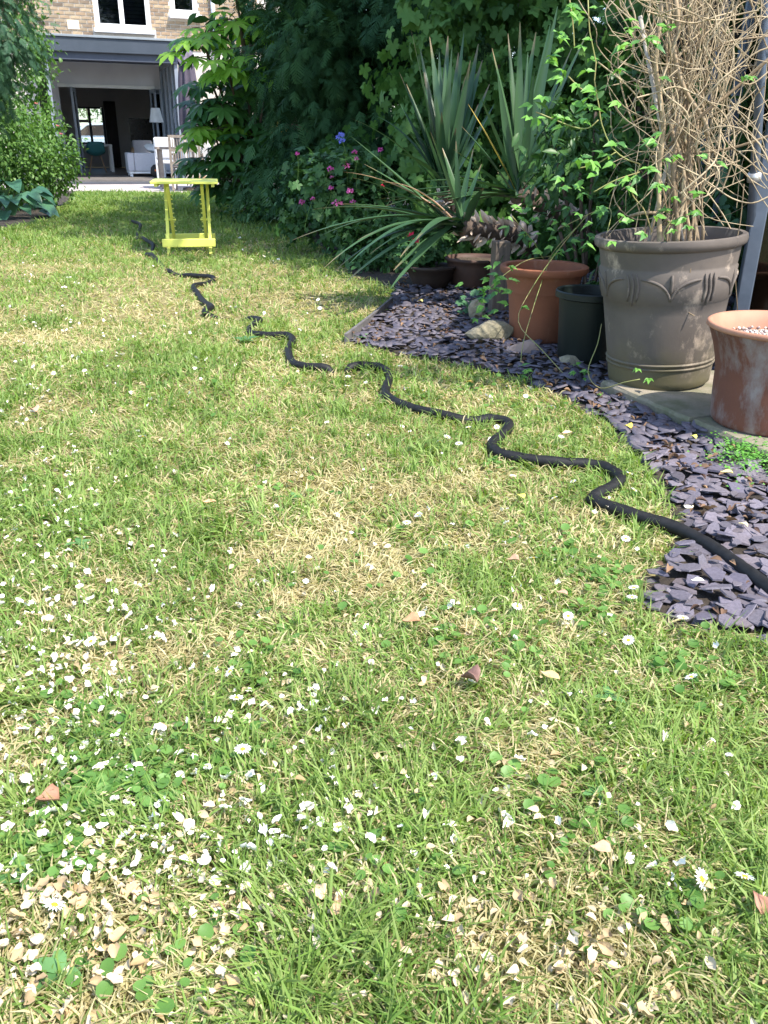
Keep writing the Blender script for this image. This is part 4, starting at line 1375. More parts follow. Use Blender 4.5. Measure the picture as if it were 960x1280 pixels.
# undergrowth along the far bed
ub = [ell(320, 262, 40, 22, 9.0, .5), ell(365, 270, 40, 25, 7.6, .5), ell(400, 250, 50, 40, 7.6, .4), ell(480, 300, 50, 45, 5.7, .4), ell(460, 330, 30, 20, 5.5, .3), ell(500, 335, 30, 18, 5.4, .2), ell(300, 245, 30, 20, 10.5, .4)]
b = ub[0][0] * [1, 1, 0]
p, nn, tone = cloud(ub, 3000, .07, None, .4)
o = leaves('undergrowth', None, t_ovate(.5), p, leaf_R(nn, .8, .5, .2), rng.uniform(.03, .07, len(p)), tone, m_low)
tag(o, 'dark leafy undergrowth along the edge of the border', 'undergrowth')

# alpine plant beside the flat rock, bright ground cover by the terracotta pot
m_alp = leafmat('lobed_leaf', (.06, .15, .075), (.10, .22, .11), .25, .5, src='object')
ap = G(592, 400)
alp = empty('rock_plant', (ap[0], ap[1], gz(ap[0], ap[1])), 'small plant with grey green lobed leaves at the flat rock', 'plant')
al = np_mesh('leaf', *t_palmate(5, 4.6, .6, .1, .7, 8), None, m_alp, True)
for k in range(26):
    a, r = random.uniform(0, 6.28), random.uniform(.0, .08)
    d = np.array([[math.cos(a), math.sin(a) - .3, random.uniform(.0, .6)]])
    place('leaf', al, alp, m4((r * math.cos(a), r * math.sin(a), random.uniform(.03, .12)), frame(d, np.array([[0, -.5, 1.]]))[0], random.uniform(.02, .035)))
m_gc = leafmat('ground_cover', (.10, .28, .05), (.18, .40, .08), .3, .5)
n = 1500
px_, py_ = rng.normal(940, 24, n), rng.normal(575, 15, n)
pp = np.array([G(x, y) for x, y in zip(px_, py_)])
r = runit(n) * .5 + [0, 0, 1]
tv, tf = t_quad(.8, .1)
v, f = bake(tv, tf, pp + np.stack((np.zeros(n), np.zeros(n), rng.uniform(.02, .045, n)), 1), frame(runit(n) * [1, 1, .3], r), rng.uniform(.006, .011, n))
tag(link(bpy.data.objects.new('ground_cover', np_mesh('ground_cover', v, f, {'tone': rng.random(n).repeat(5)}, m_gc))), 'bright green ground cover spreading over slate below the pot', 'ground cover', kind='stuff')

# ================================================================ CLIMBER IN THE LARGE POT: dead stems and fresh shoots
m_dead = pmat('dead_stem', (.35, .27, .175), (.20, .145, .09), 30, .8, .4, .002, objrand=[(.6, .55, .5), (1, 1, 1), (1.25, 1.25, 1.2)])
m_twig = pmat('dead_twig', (.46, .375, .25), (.29, .22, .135), 12, .8)
m_shoot = pmat('shoot_green', (.22, .27, .08), (.3, .24, .1), 9, .5)
cl = empty('clematis', (BC[0], BC[1], BC[2] + H - .04), 'tall tangle of dry tan stems with fresh green shoots in the large pot', 'climber')
cb = np.array(cl.location)
def R3(x, y, Y):
    return atY(x, y, Y) - cb
for i in range(24):                                # thick stems, one by one
    bx, tx = random.triangular(788, 892, 850), random.triangular(800, 955, 895)
    y0 = BC[1] + random.uniform(-.12, .13)
    y1 = BC[1] + random.uniform(-.12, .2)
    if i < 6:
        tx = bx - random.uniform(-5, 50)
    pts = []
    for s in np.linspace(0, 1, 6):
        pts.append(R3(bx + (tx - bx) * s ** 1.1 + random.gauss(0, 5) * (s > 0), 292 - 350 * s, y0 + (y1 - y0) * s + random.gauss(0, .015)))
    pts[0] = pts[0] * [1, 1, 0] + [0, 0, -.005]
    line = curve_pts(pts, 26)
    if i % 3 == 0:                                 # some twist round their neighbours
        ph, am = random.uniform(0, 6), random.uniform(.006, .016)
        k = np.arange(len(line))
        line = line + np.stack((np.cos(k * .9 + ph), np.sin(k * .9 + ph), k * 0), 1) * am
    r0 = random.choice((.002, .0026, .0032, .0045, .006, .0075))
    mb = MB()
    mb.tube(line, [r0 * (1 - .4 * j / len(line)) * random.uniform(.85, 1.15) for j in range(len(line))], 6)
    mb.build('dead_stem', m_dead, cl, True)
mb = MB()
for i in range(215):                               # the tangle of fine twigs
    if i < 255:
        x, y = random.triangular(768, 970, 885), random.uniform(-70, 225)
    else:
        x, y = random.triangular(770, 940, 850), random.uniform(60, 290)
    Y = BC[1] + random.uniform(-.2, .22)
    a = random.uniform(0, 6.28)
    L = random.uniform(16, 38)
    pts = []
    turn = random.gauss(0, .32)
    for k in range(random.choice((5, 6, 7, 9))):
        pts.append(R3(x, y, Y))
        a += turn + random.gauss(0, .3)
        x += L * math.cos(a)
        y += L * math.sin(a) + 3
        Y += random.gauss(0, .02)
        if y > 305 or x < 755:
            break
    if len(pts) > 2:
        mb.tube(curve_pts(pts, 18), random.choice((.0007, .0009, .0012, .0015, .0021)), 4, False)
for i in range(85):                                # long wavy vines running up through the bundle
    x, y = random.triangular(785, 945, 880), random.uniform(40, 270)
    Y = BC[1] + random.uniform(-.16, .2)
    pts = []
    dr = random.gauss(.12, .3)
    for k in range(random.choice((6, 8, 10))):
        pts.append(R3(x + random.gauss(0, 5), y, Y))
        y -= random.uniform(20, 42)
        x += dr * 30 + random.gauss(0, 8)
        dr += random.gauss(0, .22)
        Y += random.gauss(0, .025)
        if y < -70:
            break
    if len(pts) > 2:
        mb.tube(curve_pts(pts, 26), random.choice((.0008, .001, .0014, .002, .0026)), 5, False)
o = mb.build('dead_twigs', m_twig, cl, True)
o['kind'] = 'stuff'
for pts, r in [([(815, 196, .1), (860, 192, .0), (915, 185, -.05), (975, 165, -.1)], .004), ([(818, 200, 0), (870, 150, -.1), (920, 110, -.1), (965, 70, -.12)], .0045), ([(778, 160, 0), (830, 130, .0), (865, 90, .0), (905, 55, -.05), (960, 45, -.05)], .0025), ([(772, 55, .1), (775, 100, .1), (790, 150, .05), (815, 190, .0), (870, 230, -.05)], .0022), ([(870, 290, -.13), (868, 310, -.19), (862, 345, -.2), (858, 385, -.18), (868, 395, -.2)], .0017), ([(930, 230, -.1), (925, 280, -.1), (918, 320, -.1), (922, 390, -.05)], .0016), ([(788, 270, 0), (805, 266, -.1), (825, 268, -.1), (840, 280, -.1)], .005), ([(845, 0, -.1), (848, 40, -.1), (842, 60, -.1), (855, 110, -.1), (880, 150, -.1), (885, 170, -.1)], .006)]:
    MB().tube(curve_pts([R3(x, y, BC[1] + d) for x, y, d in pts], 20), r, 6).build('dead_stem', m_dead, cl, True)
for a, b in (((812, 290), (862, 90)), ((858, 290), (800, 20))):
    MB().tube([R3(*a, BC[1] - .05) * [1, 1, 0], R3(*b, BC[1] + .03)], .006, 7).build('cane', pmat('cane', (.42, .38, .33), (.34, .3, .25), 20, .7), cl, True)
# fresh leaves
m_cle = leafmat('fresh_leaf', (.12, .30, .055), (.22, .44, .10), .35, .42, src='object', spec=.35, tint=1.3)
m_clt = leafmat('fresh_leaf_dark', (.06, .17, .05), (.10, .24, .07), .3, .42, src='object', spec=.35)
def toothed(seed):
    r = random.Random(seed)
    rows = [0, .15, .32, .36, .55, .60, .8, 1]
    ws = [.05, .75, 1.05, .8, .85, .58, .34, .02]
    w = .5
    v, q = [], []
    for t, k in zip(rows, ws):
        z = -.25 * t * t
        v += [(-w / 2 * k, t, z + .12 * k * w), (0, t, z), (w / 2 * k, t, z + .12 * k * w)]
    for i in range(len(rows) - 1):
        q += [(3 * i, 3 * i + 1, 3 * i + 4, 3 * i + 3), (3 * i + 1, 3 * i + 2, 3 * i + 5, 3 * i + 4)]
    return np.array(v), [np.array(q)]
me_cl = np_mesh('leaf', *toothed(1), None, m_cle, True)
me_ct = np_mesh('leaf', *toothed(2), None, m_clt, True)
def leaf_clusters(parent, pb, lst, Y, me_pick, L=(.026, .046)):
    lst = [(q[0], q[1], q[2] + (random.random() < .55)) + tuple(q[3:]) for q in lst]
    k_ = 0
    for q in lst:
        x, y, n = q[:3]
        YY = q[3] if len(q) > 3 else Y
        for _ in range(n):
            c = atY(x + random.gauss(0, 9), y + random.gauss(0, 8), YY + random.gauss(0, .03)) - pb
            a = random.uniform(0, 6.28)
            for j in (-1, 0, 1):
                d = np.array([[math.cos(a + j * .9), math.sin(a + j * .9) - .35, random.gauss(-.15, .25)]])
                nr = np.array([[random.gauss(0, .3), -.6 + random.gauss(0, .3), .9]])
                place('leaf', me_pick(), parent, m4(c, frame(d, nr)[0], random.uniform(*L) * (1 if j == 0 else .75)))
pk = lambda: me_cl if random.random() < .72 else me_ct
z4 = lambda a: [(660 + x / 3.2, y / 3.2, n) for x, y, n in a]
leaf_clusters(cl, cb, z4([(170, 50, 2), (185, 85, 2), (160, 155, 2), (215, 75, 2), (205, 215, 2), (240, 255, 1), (145, 270, 2), (170, 330, 2), (240, 360, 3), (235, 440, 3), (275, 460, 2), (50, 440, 2), (130, 495, 2), (40, 480, 1), (95, 465, 1), (420, 110, 2), (470, 160, 2), (520, 95, 2), (505, 185, 1), (440, 185, 2), (540, 340, 1), (540, 410, 1), (250, 640, 2), (225, 625, 2), (190, 715, 2), (240, 720, 1), (340, 610, 2), (370, 590, 1),
                         (300, 770, 2), (260, 780, 1), (360, 725, 2), (420, 710, 2), (460, 690, 2), (520, 760, 2), (530, 840, 2), (600, 830, 1), (560, 920, 2), (530, 930, 2), (550, 955, 1), (625, 875, 1), (490, 600, 1), (510, 540, 1), (580, 640, 1), (330, 850, 2), (290, 850, 2), (700, 640, 1), (660, 790, 1), (330, 320, 1), (340, 410, 1), (870, 310, 1), (290, 960, 2), (260, 870, 2)]), BC[1] - .19, pk)
for pts in ([(735, 0), (737, 40), (745, 78), (743, 100), (749, 135), (752, 155), (765, 185), (785, 200), (800, 205)], [(748, 150), (735, 160), (715, 158), (670, 140)], [(745, 115), (728, 112), (710, 95)], [(712, 0), (716, 30), (718, 60)], [(840, 275), (830, 290), (832, 300)], [(800, 205), (790, 240), (805, 262), (815, 290)], [(725, 210), (745, 205), (770, 190)], [(742, 240), (770, 225), (800, 215)]):
    MB().tube(curve_pts([R3(x, y, BC[1] - .17) for x, y in pts], 18), .0018, 5).build('shoot', m_shoot, cl, True)
# the same climber's seedling in the middle pot, trailing over its rim
ml = empty('climber_shoots', (MC[0], MC[1], MC[2] + mrz - .07), 'young bright green climber shoots growing in the middle terracotta pot and trailing out', 'climber')
mbp = np.array(ml.location)
leaf_clusters(ml, mbp, [(650, 272, 3), (668, 285, 3), (690, 285, 3), (712, 282, 2), (700, 303, 2), (680, 308, 2), (656, 300, 2), (725, 300, 1), (640, 262, 2), (662, 262, 2), (735, 310, 1), (690, 325, 1)], MC[1] - .05, pk)
leaf_clusters(ml, mbp, [(605, 352, 3), (618, 338, 3), (628, 352, 2), (592, 368, 2), (610, 372, 3), (625, 385, 2), (600, 388, 2), (632, 370, 2), (640, 340, 2), (615, 360, 2)], MC[1] - .3, pk, (.026, .044))
leaf_clusters(ml, mbp, [(660, 478, 2), (655, 462, 2), (665, 470, 1), (658, 492, 2)], MC[1] - .62, pk, (.02, .035))
leaf_clusters(ml, mbp, [(735, 458, 2), (722, 460, 1)], 2.75, pk, (.022, .036))
leaf_clusters(ml, mbp, [(757, 488, 2), (795, 473, 1), (808, 483, 1)], 2.5, pk, (.022, .034))
for pts in ([(690, 318, 3.5), (678, 350, 3.28), (665, 390, 3.15), (652, 440, 3.0), (652, 492, 2.88)], [(735, 268, 3.2), (700, 310, 3.25), (665, 360, 3.2), (648, 402, 3.1), (680, 440, 2.95), (725, 490, 2.72)], [(690, 320, 3.5), (660, 325, 3.25), (635, 340, 3.2), (612, 360, 3.2)], [(752, 405, 2.8), (747, 430, 2.75), (735, 465, 2.7), (750, 485, 2.6), (780, 478, 2.52), (800, 474, 2.5)], [(640, 270, 3.45), (665, 300, 3.45), (680, 325, 3.5)], [(720, 285, 3.45), (700, 305, 3.45), (685, 325, 3.5)], [(757, 300, 3.0), (760, 260, 3.2), (700, 285, 3.4)]):
    MB().tube(curve_pts([atY(x, y, Y) - mbp for x, y, Y in pts], 20), .0017, 5).build('shoot', m_shoot, ml, True)

# ================================================================ GREENHOUSE CORNER AT THE RIGHT EDGE
m_alu = pmat('frame_metal', (.12, .145, .19), (.085, .105, .14), 12, .45, .1, .002, metal=.4)
m_ghg = glassmat('greenhouse_glass', (.42, .47, .45))
gx, gy = 1.185, 2.82
gh = empty('greenhouse', (gx, gy, 0), 'blue grey metal framed greenhouse corner behind the terracotta pot', 'greenhouse', -.25)
GWd, GL, GHt = 1.5, 2.3, 1.75
for x, y in ((0, 0), (GWd, 0), (0, GL), (GWd, GL), (.62, 0), (0, 1.15)):
    MB().box((x, y, GHt / 2), (.045, .045, GHt)).build('post', m_alu, gh, bev=.004)
for z in (.05, GHt - .02):
    for a, b in (((.025, 0), (.595, 0)), ((.645, 0), (GWd - .025, 0)), ((0, .025), (0, 1.125)), ((0, 1.175), (0, GL - .025)), ((GWd, .025), (GWd, GL - .025)), ((.025, GL), (GWd - .025, GL))):
        MB().bar((*a, z), (*b, z), .035, .05).build('rail', m_alu, gh)
for x0, x1 in ((.024, .596), (.644, GWd - .024)):
    MB().box(((x0 + x1) / 2, .0, (GHt - .12) / 2 + .075), (x1 - x0, .004, GHt - .125)).build('pane', m_ghg, gh)
for y0, y1 in ((.024, 1.126), (1.174, GL - .024)):
    MB().box((0, (y0 + y1) / 2, (GHt - .12) / 2 + .075), (.004, y1 - y0, GHt - .125)).build('pane', m_ghg, gh)
    MB().box((GWd, (y0 + y1) / 2, (GHt - .12) / 2 + .075), (.004, y1 - y0, GHt - .125)).build('pane', m_ghg, gh)
ridge = GHt + .5
MB().bar((GWd / 2, 0, ridge), (GWd / 2, GL, ridge), .05, .05).build('ridge_bar', m_alu, gh)
for sx in (0, GWd):
    for y in (0, GL / 2, GL):
        MB().bar((sx, y, GHt + .01), (GWd / 2, y, ridge - .03), .035, .035).build('rafter', m_alu, gh)
    for y0, y1 in ((.02, GL / 2 - .02), (GL / 2 + .02, GL - .02)):
        MB().add([(sx, y0, GHt + .012), (sx, y1, GHt + .012), (GWd / 2, y1, ridge - .02), (GWd / 2, y0, ridge - .02)], [(0, 1, 2, 3)]).build('roof_pane', m_ghg, gh)
pl0, pl1 = G(926, 470) * [1, 1, 0], atY(958, 0, 2.72)
pl1 = pl0 + (pl1 - pl0) * 1.5
MB_ = MB()
MB_.tube([pl0, pl1], .014, 10)
pole = MB_.build('metal_pole', m_alu, None, True)
tag(pole, 'blue grey metal pole leaning up beside the greenhouse post', 'pole')
MB().tube([pl0 + (pl1 - pl0) * s for s in (.385, .40)], .021, 10).build('clamp', pmat('clamp', (.6, .6, .6), None, 20, .35, metal=.6), pole, True)
m_ghleaf = leafmat('tomato_leaf', (.03, .09, .035), (.06, .14, .05), .2, .5)
b = np.array([1.75, 3.9, 0])
inner = empty('potted_plant', b, 'dark leafy plant growing inside the greenhouse', 'plant')
p, nn, tone = cloud([(np.array([1.75, 3.8, .55]), np.array([.35, .5, .5])), (np.array([1.9, 4.3, 1.0]), np.array([.3, .4, .5]))], 900, .08, None, .4)
leaves('foliage', inner, t_ovate(.5), p - b, leaf_R(nn), rng.uniform(.05, .1, len(p)), tone, m_ghleaf)
MB().lathe([(.10, 0), (.13, .2), (.14, .22), (.12, .2), (.001, .19)], seg=24).build('pot', m_terra2, inner, True)

# ================================================================ FATSIA BY THE PATIO
m_fat = leafmat('fatsia_leaf', (.03, .10, .03), (.08, .20, .045), .35, .36, src='object', spec=.45, tint=1.3)
m_faty = leafmat('fatsia_young_sunlit_leaf', (.18, .38, .045), (.30, .52, .08), .5, .4, src='object', spec=.4, tint=1.3)  # brighter copy of the leaf: young growth, with sunlight put into the colour
fb = atY(318, 262, 10.6) * [1, 1, 0]
fb[2] = gz(fb[0], fb[1])
fat = empty('fatsia_shrub', fb, 'fatsia shrub with big hand-shaped leaves, sunlit yellow green at the top', 'shrub')
fl = [np_mesh('leaf', *t_palmate(8, 4.9, .45, .3, .55, s), None, m_fat, True) for s in range(3)]
fy = [np_mesh('leaf', *t_palmate(8, 4.9, .45, .35, .55, s), None, m_faty, True) for s in range(3)]
stems = MB()
hubs = [(300, 30, 10.3), (255, 55, 10.2), (285, 85, 10.1), (275, 130, 10.3), (310, 110, 10.5), (265, 165, 10.3), (300, 180, 10.2), (285, 215, 10.1), (325, 160, 10.4), (335, 90, 10.5), (320, 215, 10.3), (266, 108, 10.5), (258, 138, 10.7), (275, 155, 10.8), (330, 190, 10.8), (305, 150, 10.9), (330, 50, 10.9), (295, 195, 10.7), (270, 235, 10.6), (310, 235, 10.5), (290, -30, 10.4), (340, 20, 10.6), (255, 205, 10.5), (320, -60, 10.6)]
for x, y, Y in hubs:
    c = atY(x, y, Y) - fb
    stems.tube(curve_pts([(random.gauss(0, .08), random.gauss(0, .08), 0), tuple(c * [.35, .35, .55] + rng.normal(0, .05, 3)), tuple(c)], 10), .014, 6)
    for k in range(13):
        a = k * 2.4 + random.random()
        d = np.array([math.cos(a), math.sin(a), random.uniform(-.25, .5)])
        q = c + d * random.uniform(.12, .3)
        young = (y < 100 and random.random() < (.85 if x < 320 else .4)) or (150 < y < 175 and x < 270 and random.random() < .4)  # upper leaves mostly take the copy with sunlight in its colour
        R = frame((d + [0, 0, -.5])[None], (d * .5 + [0, -.25, 1])[None])[0]
        place('leaf', random.choice(fy if young else fl), fat, m4(q, R, random.uniform(.15, .25)))
        stems.tube([c, c + d * .1 + [0, 0, .03], q], .004, 4)
for x, y, Y in [(215, 65, 10.0), (232, 52, 10.0), (245, 72, 10.0), (262, 40, 10.1), (240, 35, 10.2), (305, 70, 9.9), (290, 85, 9.9), (272, 92, 9.9), (245, 165, 10.0), (235, 178, 10.1), (280, 62, 10)]:
    q = atY(x, y, Y) - fb
    a = random.uniform(-2.6, -.6)
    d = np.array([math.cos(a), math.sin(a), -.25])
    place('leaf', random.choice(fy), fat, m4(q, frame(d[None], np.array([[-.1, -.45, 1.]]))[0], random.uniform(.19, .25)))
    stems.tube([q, q + (np.array([random.uniform(.2, .4), .1, .05]))], .004, 4)
stems.build('stem', m_bark, fat, True)
# pale shrub twigs behind the fatsia, bronze leaf in the hedge
o = place('leaf', np_mesh('leaf', *t_palmate(8, 4.9, .45, .3, .55, 9), None, leafmat('leaf_amber', (.30, .20, .02), (.3, .2, .02), .2, .5, src='object'), True), fat, m4(atY(352, 162, 9.6) - fb, frame(np.array([[-.2, -.4, -.7]]), np.array([[0, -1., .3]]))[0], .16))
o['label'] = 'amber yellow old leaf low in the dark foliage'

# ================================================================ LEFT SIDE: conifer, shrub, hosta
m_conl = leafmat('left_conifer_needles', (.03, .085, .05), (.06, .14, .07), .15, .55, spec=.25)
lb = atY(-60, 250, 8.4) * [1, 1, 0]
lcon = empty('conifer_tree', lb, 'blue green conifer with fan sprays leaning in at the upper left edge', 'tree')
p, nn, tone = cloud([ell(-28, 20, 52, 70, 8.2, .6), ell(-45, 90, 55, 50, 8.4, .6), ell(-50, -80, 80, 90, 8.6, .7)], 5200, .085, 200, .5)
leaves('needles', lcon, t_spray(8), p - lb, leaf_R(nn, .4, .7, .5, .3), rng.uniform(.06, .12, len(p)), tone, m_conl)
trunk(lcon, (0, 0, 0), (-.1, 0, 3.6), .1, [(.3, (.7, -.4, .1), .7), (.5, (.7, -.2, .1), .7)])
m_sh = leafmat('shrub_leaf', (.055, .14, .03), (.14, .26, .06), .3, .45)
lb = atY(20, 250, 11.6) * [1, 1, 0]
lb[2] = gz(lb[0], lb[1])
lsh = empty('leafy_shrub', lb, 'rounded mid green shrub by the patio at the left lawn edge', 'shrub')
p, nn, tone = cloud([ell(38, 190, 44, 58, 11.3, .6), ell(20, 140, 45, 55, 11.4, .6), ell(58, 225, 32, 28, 11.4, .4), ell(5, 200, 50, 60, 10.6, .6), ell(-20, 150, 55, 60, 10.2, .6), ell(70, 200, 22, 40, 11.3, .4), ell(30, 75, 26, 55, 11.6, .4), ell(-30, 150, 50, 80, 11, .6), ell(40, 40, 16, 40, 11.6, .25), ell(10, 20, 25, 55, 11.7, .3)], 15000, .09, 420, .5)
leaves('foliage', lsh, t_ovate(.55), p - lb, leaf_R(nn, .6, .5, .3), rng.uniform(.035, .07, len(p)), tone, m_sh)
trunk(lsh, (0, 0, 0), (0, 0, 1.6), .05, [(.2, (.5, -.3, .5), .8), (.3, (-.5, -.3, .5), .8), (.5, (.3, -.5, .4), .6)], 'stem')
m_ros = leafmat('pink_bud', (.6, .12, .16), (.7, .25, .25), .3, .5, src='object')
rb_ = flower_mesh(m_ros, 'flower', 12)
for x, y in [(72, 158), (76, 168), (45, 130)]:
    o = place('flower', rb_, lsh)
    o.location = atY(x, y, 10.85) - lb
    o.scale = (.028,) * 3
m_hos = leafmat('hosta_leaf', (.04, .12, .07), (.08, .19, .11), .18, .3, src='object', spec=.55)
hb = G(22, 274)
hos = empty('hosta', (hb[0], hb[1] + .15, gz(hb[0], hb[1])), 'hosta clump with broad glossy leaves at the left lawn edge', 'hosta')
tv, tf = t_ovate(.72, rows=(0, .12, .35, .62, .85, 1), fold=.18, droop=.45, prof=[.1, .75, 1, .85, .42, .02])
hm = np_mesh('leaf', tv, tf, None, m_hos, True)
for k in range(34):
    a = k * 2.4
    r = random.uniform(.05, .34)
    d = np.array([[math.cos(a), math.sin(a), random.uniform(-.5, .25)]])
    place('leaf', hm, hos, m4((r * math.cos(a) - .1, r * math.sin(a) * .8, random.uniform(.14, .42) - r * .3), frame(d, np.array([[math.cos(a) * .3, math.sin(a) * .3 - .25, 1.]]))[0], random.uniform(.17, .27)))

# ================================================================ PATIO AND HOUSE
m_pave = pmat('patio_paving', (.46, .40, .38), (.36, .31, .30), 3, .85, .3, .004)
A = ray(145, 218) * ((-.03 - CAMH) / ray(145, 218)[2]) + CAM
YAW = math.radians(20)
EV = np.array([math.cos(YAW), math.sin(YAW), 0])
NV = np.array([math.sin(YAW), -math.cos(YAW), 0])
def toW(s, k, z):
    q = A + EV * s + NV * k
    return (q[0], q[1], z)
def fac(x, y, k):
    d = ray(x, y)
    t = ((A - CAM) @ NV + k) / (d @ NV)
    q = CAM + d * t - A
    return q @ EV, q[2] + A[2]
# patio sheet from the lawn's end to the house
pz = float(gz(0, 15.5)) + .012
mb = MB()
pf = [(-9.5, pe0[1] + (-9.5 - pe0[0]) * -.14), (pe0[0], pe0[1]), (pe1[0], pe1[1]), (2, pe1[1] - .3)]
pf = [(x, float(y)) for x, y in pf]
b0, b1 = toW(6, 0, 0), toW(-6, 0, 0)
top = [(x, y, pz) for x, y in pf] + [(b0[0], b0[1], pz), (b1[0], b1[1], pz)]
bot = [(x, y, pz - .2) for x, y, _ in top]
k = len(top)
mb.add(top + bot, [tuple(range(k))] + [(i, i + k, (i + 1) % k + k, (i + 1) % k) for i in range(k)])
tag(mb.build('patio', m_pave), kind='structure')
m_brick = pmat('brick', (.39, .31, .22), (.28, .22, .155), 20, .9, .3, .004, objrand=[(.42, .4, .42), (.8, .76, .72), (1, .97, .92), (.85, .72, .65), (1.2, 1.15, 1.05), (.55, .5, .5), (1.3, 1.25, 1.15), (.7, .62, .58)])
m_mortar = pmat('mortar', (.64, .60, .54), (.55, .51, .46), 12, .95, .3, .003)
m_render = pmat('render_grey', (.62, .62, .67), (.57, .57, .62), 2, .8)
m_fascia = pmat('fascia_paint', (.048, .06, .08), (.04, .052, .07), 3, .45)
m_soff = pmat('soffit_paint', (.05, .062, .09), (.04, .05, .075), 3, .6)
m_white = pmat('white_paint', (.80, .80, .80), (.74, .74, .75), 4, .5)
m_greyf = pmat('frame_grey', (.21, .235, .28), (.18, .205, .25), 4, .45)
m_room = pmat('room_wall', (.46, .46, .48), (.42, .42, .44), 2, .85)
m_glass = glassmat('window_glass', (.75, .8, .82))
house = empty('house', (A[0], A[1], 0), 'brick house with a dark grey roofed open extension facing the lawn', 'house', YAW)
# local axes of the house: x along the facade, y into the house (k towards the garden = -y)
def hb_(name, x0, x1, k0, k1, z0, z1, mat, parent=house, bev=0.):
    return MB().box(((x0 + x1) / 2, -(k0 + k1) / 2, (z0 + z1) / 2), (abs(x1 - x0), abs(k1 - k0), abs(z1 - z0))).build(name, mat, parent, bev=bev)
FLz = -.03
sL, sR, KF = -1.22, 1.24, 2.8
# upper brick wall, a backing of mortar with every brick set proud of it
wins = [(-.06, 1.10, 2.98, 4.3), (1.60, 2.16, 3.33, 4.3)]
mbw = MB()
xs_ = [-3.2, -.06, 1.10, 1.60, 2.16, 4.6]
for x0, x1, z0 in ((-3.2, -.06, 2.35), (1.10, 1.60, 2.35), (2.16, 4.6, 2.35)):
    mbw.box(((x0 + x1) / 2, .1, (z0 + 4.6) / 2), (x1 - x0, .2, 4.6 - z0))
mbw.box(((-.06 + 1.10) / 2, .1, (2.35 + 2.98) / 2), (1.16, .2, .63))
mbw.box(((1.60 + 2.16) / 2, .1, (2.35 + 3.33) / 2), (.56, .2, .98))
mbw.box(((-.06 + 1.10) / 2, .1, 4.45), (1.16, .2, .3))
mbw.box(((1.60 + 2.16) / 2, .1, 4.45), (.56, .2, .3))
wall = mbw.build('wall', m_mortar, house)
bme = {}
def brick(x0, x1, z):
    w = round(x1 - x0, 3)
    if w < .03:
        return
    if w not in bme:
        o = MB().box((0, 0, 0), (w - .008, .02, .056)).build('brick', m_brick, wall)
        bme[w] = o.data
    else:
        o = place('brick', bme[w], wall)
    o.location = ((x0 + x1) / 2, -.008 + random.uniform(-.003, .002), z)
nb = 0
for r_ in range(15):
    z = 2.64 + r_ * .075
    x = -2.05 + (.1125 if r_ % 2 else 0)
    while x < 3.5:
        segs = [(x, x + .215)]
        for wx0, wx1, wz0, wz1 in wins:
            if wz0 - .12 < z < wz1:
                ns = []
                for a, b in segs:
                    lo, hi = wx0 - .03, wx1 + .03
                    if wz0 - .12 < z < wz0 + .02:
                        lo, hi = wx0 - .09, wx1 + .12
                    if b <= lo or a >= hi:
                        ns.append((a, b))
                    else:
                        if a < lo: ns.append((a, lo))
                        if b > hi: ns.append((hi, b))
                segs = ns
        for a, b in segs:
            brick(a, b, z)
            nb += 1
        x += .225
MB().box((-.55, -.021, 3.02), (.24, .006, .17)).build('render_patch', pmat('patch', (.78, .68, .55), (.7, .6, .5), 9, .9), wall)
# white sash windows
def window(x0, x1, z0, z1, mull, lab):
    fr = MB()
    fr.box(((x0 + x1) / 2, .05, z0 + .05), (x1 - x0, .09, .10))
    fr.box(((x0 + x1) / 2, .05, z1 - .04), (x1 - x0, .09, .08))
    for x in (x0 + .04, x1 - .04):
        fr.box((x, .05, (z0 + .1 + z1 - .08) / 2), (.08, .09, z1 - z0 - .18))
    for x in mull:
        fr.box((x, .05, (z0 + .1 + z1 - .08) / 2), (.10, .088, z1 - z0 - .18))
    w = fr.build('window', m_white, house)
    ed = [x0 + .08] + [c for x in mull for c in (x - .05, x + .05)] + [x1 - .08]
    for a, b in zip(ed[::2], ed[1::2]):
        MB().box(((a + b) / 2, .06, (z0 + .1 + z1 - .08) / 2), (b - a, .008, z1 - z0 - .18)).build('pane', glassmat('pane_dark', (.35, .37, .42)), w)
        bl = MB()
        for j in range(14):
            bl.box(((a + b) / 2, .12, z0 + .16 + j * (z1 - z0 - .25) / 14), (b - a - .02, .03, .012), 0, Matrix.Rotation(.5, 3, 'X'))
        bl.build('blind', pmat('blind_grey', (.25, .25, .28), None, 4, .6), w)
    MB().box(((x0 + x1) / 2 + .01, -.05, z0 - .045), (x1 - x0 + .16, .22, .085)).build('sill', m_white, w, bev=.008)
    MB().box(((x0 + x1) / 2, .19, (z0 + z1) / 2), (x1 - x0, .01, z1 - z0)).build('dark_room', m_room, w)
window(-.06, 1.10, 2.98, 4.3, [.50], '')
window(1.60, 2.16, 3.33, 4.3, [], '')
MB().tube([(2.52, -.09, 2.5), (2.52, -.09, 4.5)], .05, 12).build('downpipe', pmat('pipe_white', (.72, .76, .82), None, 4, .4), house, True)
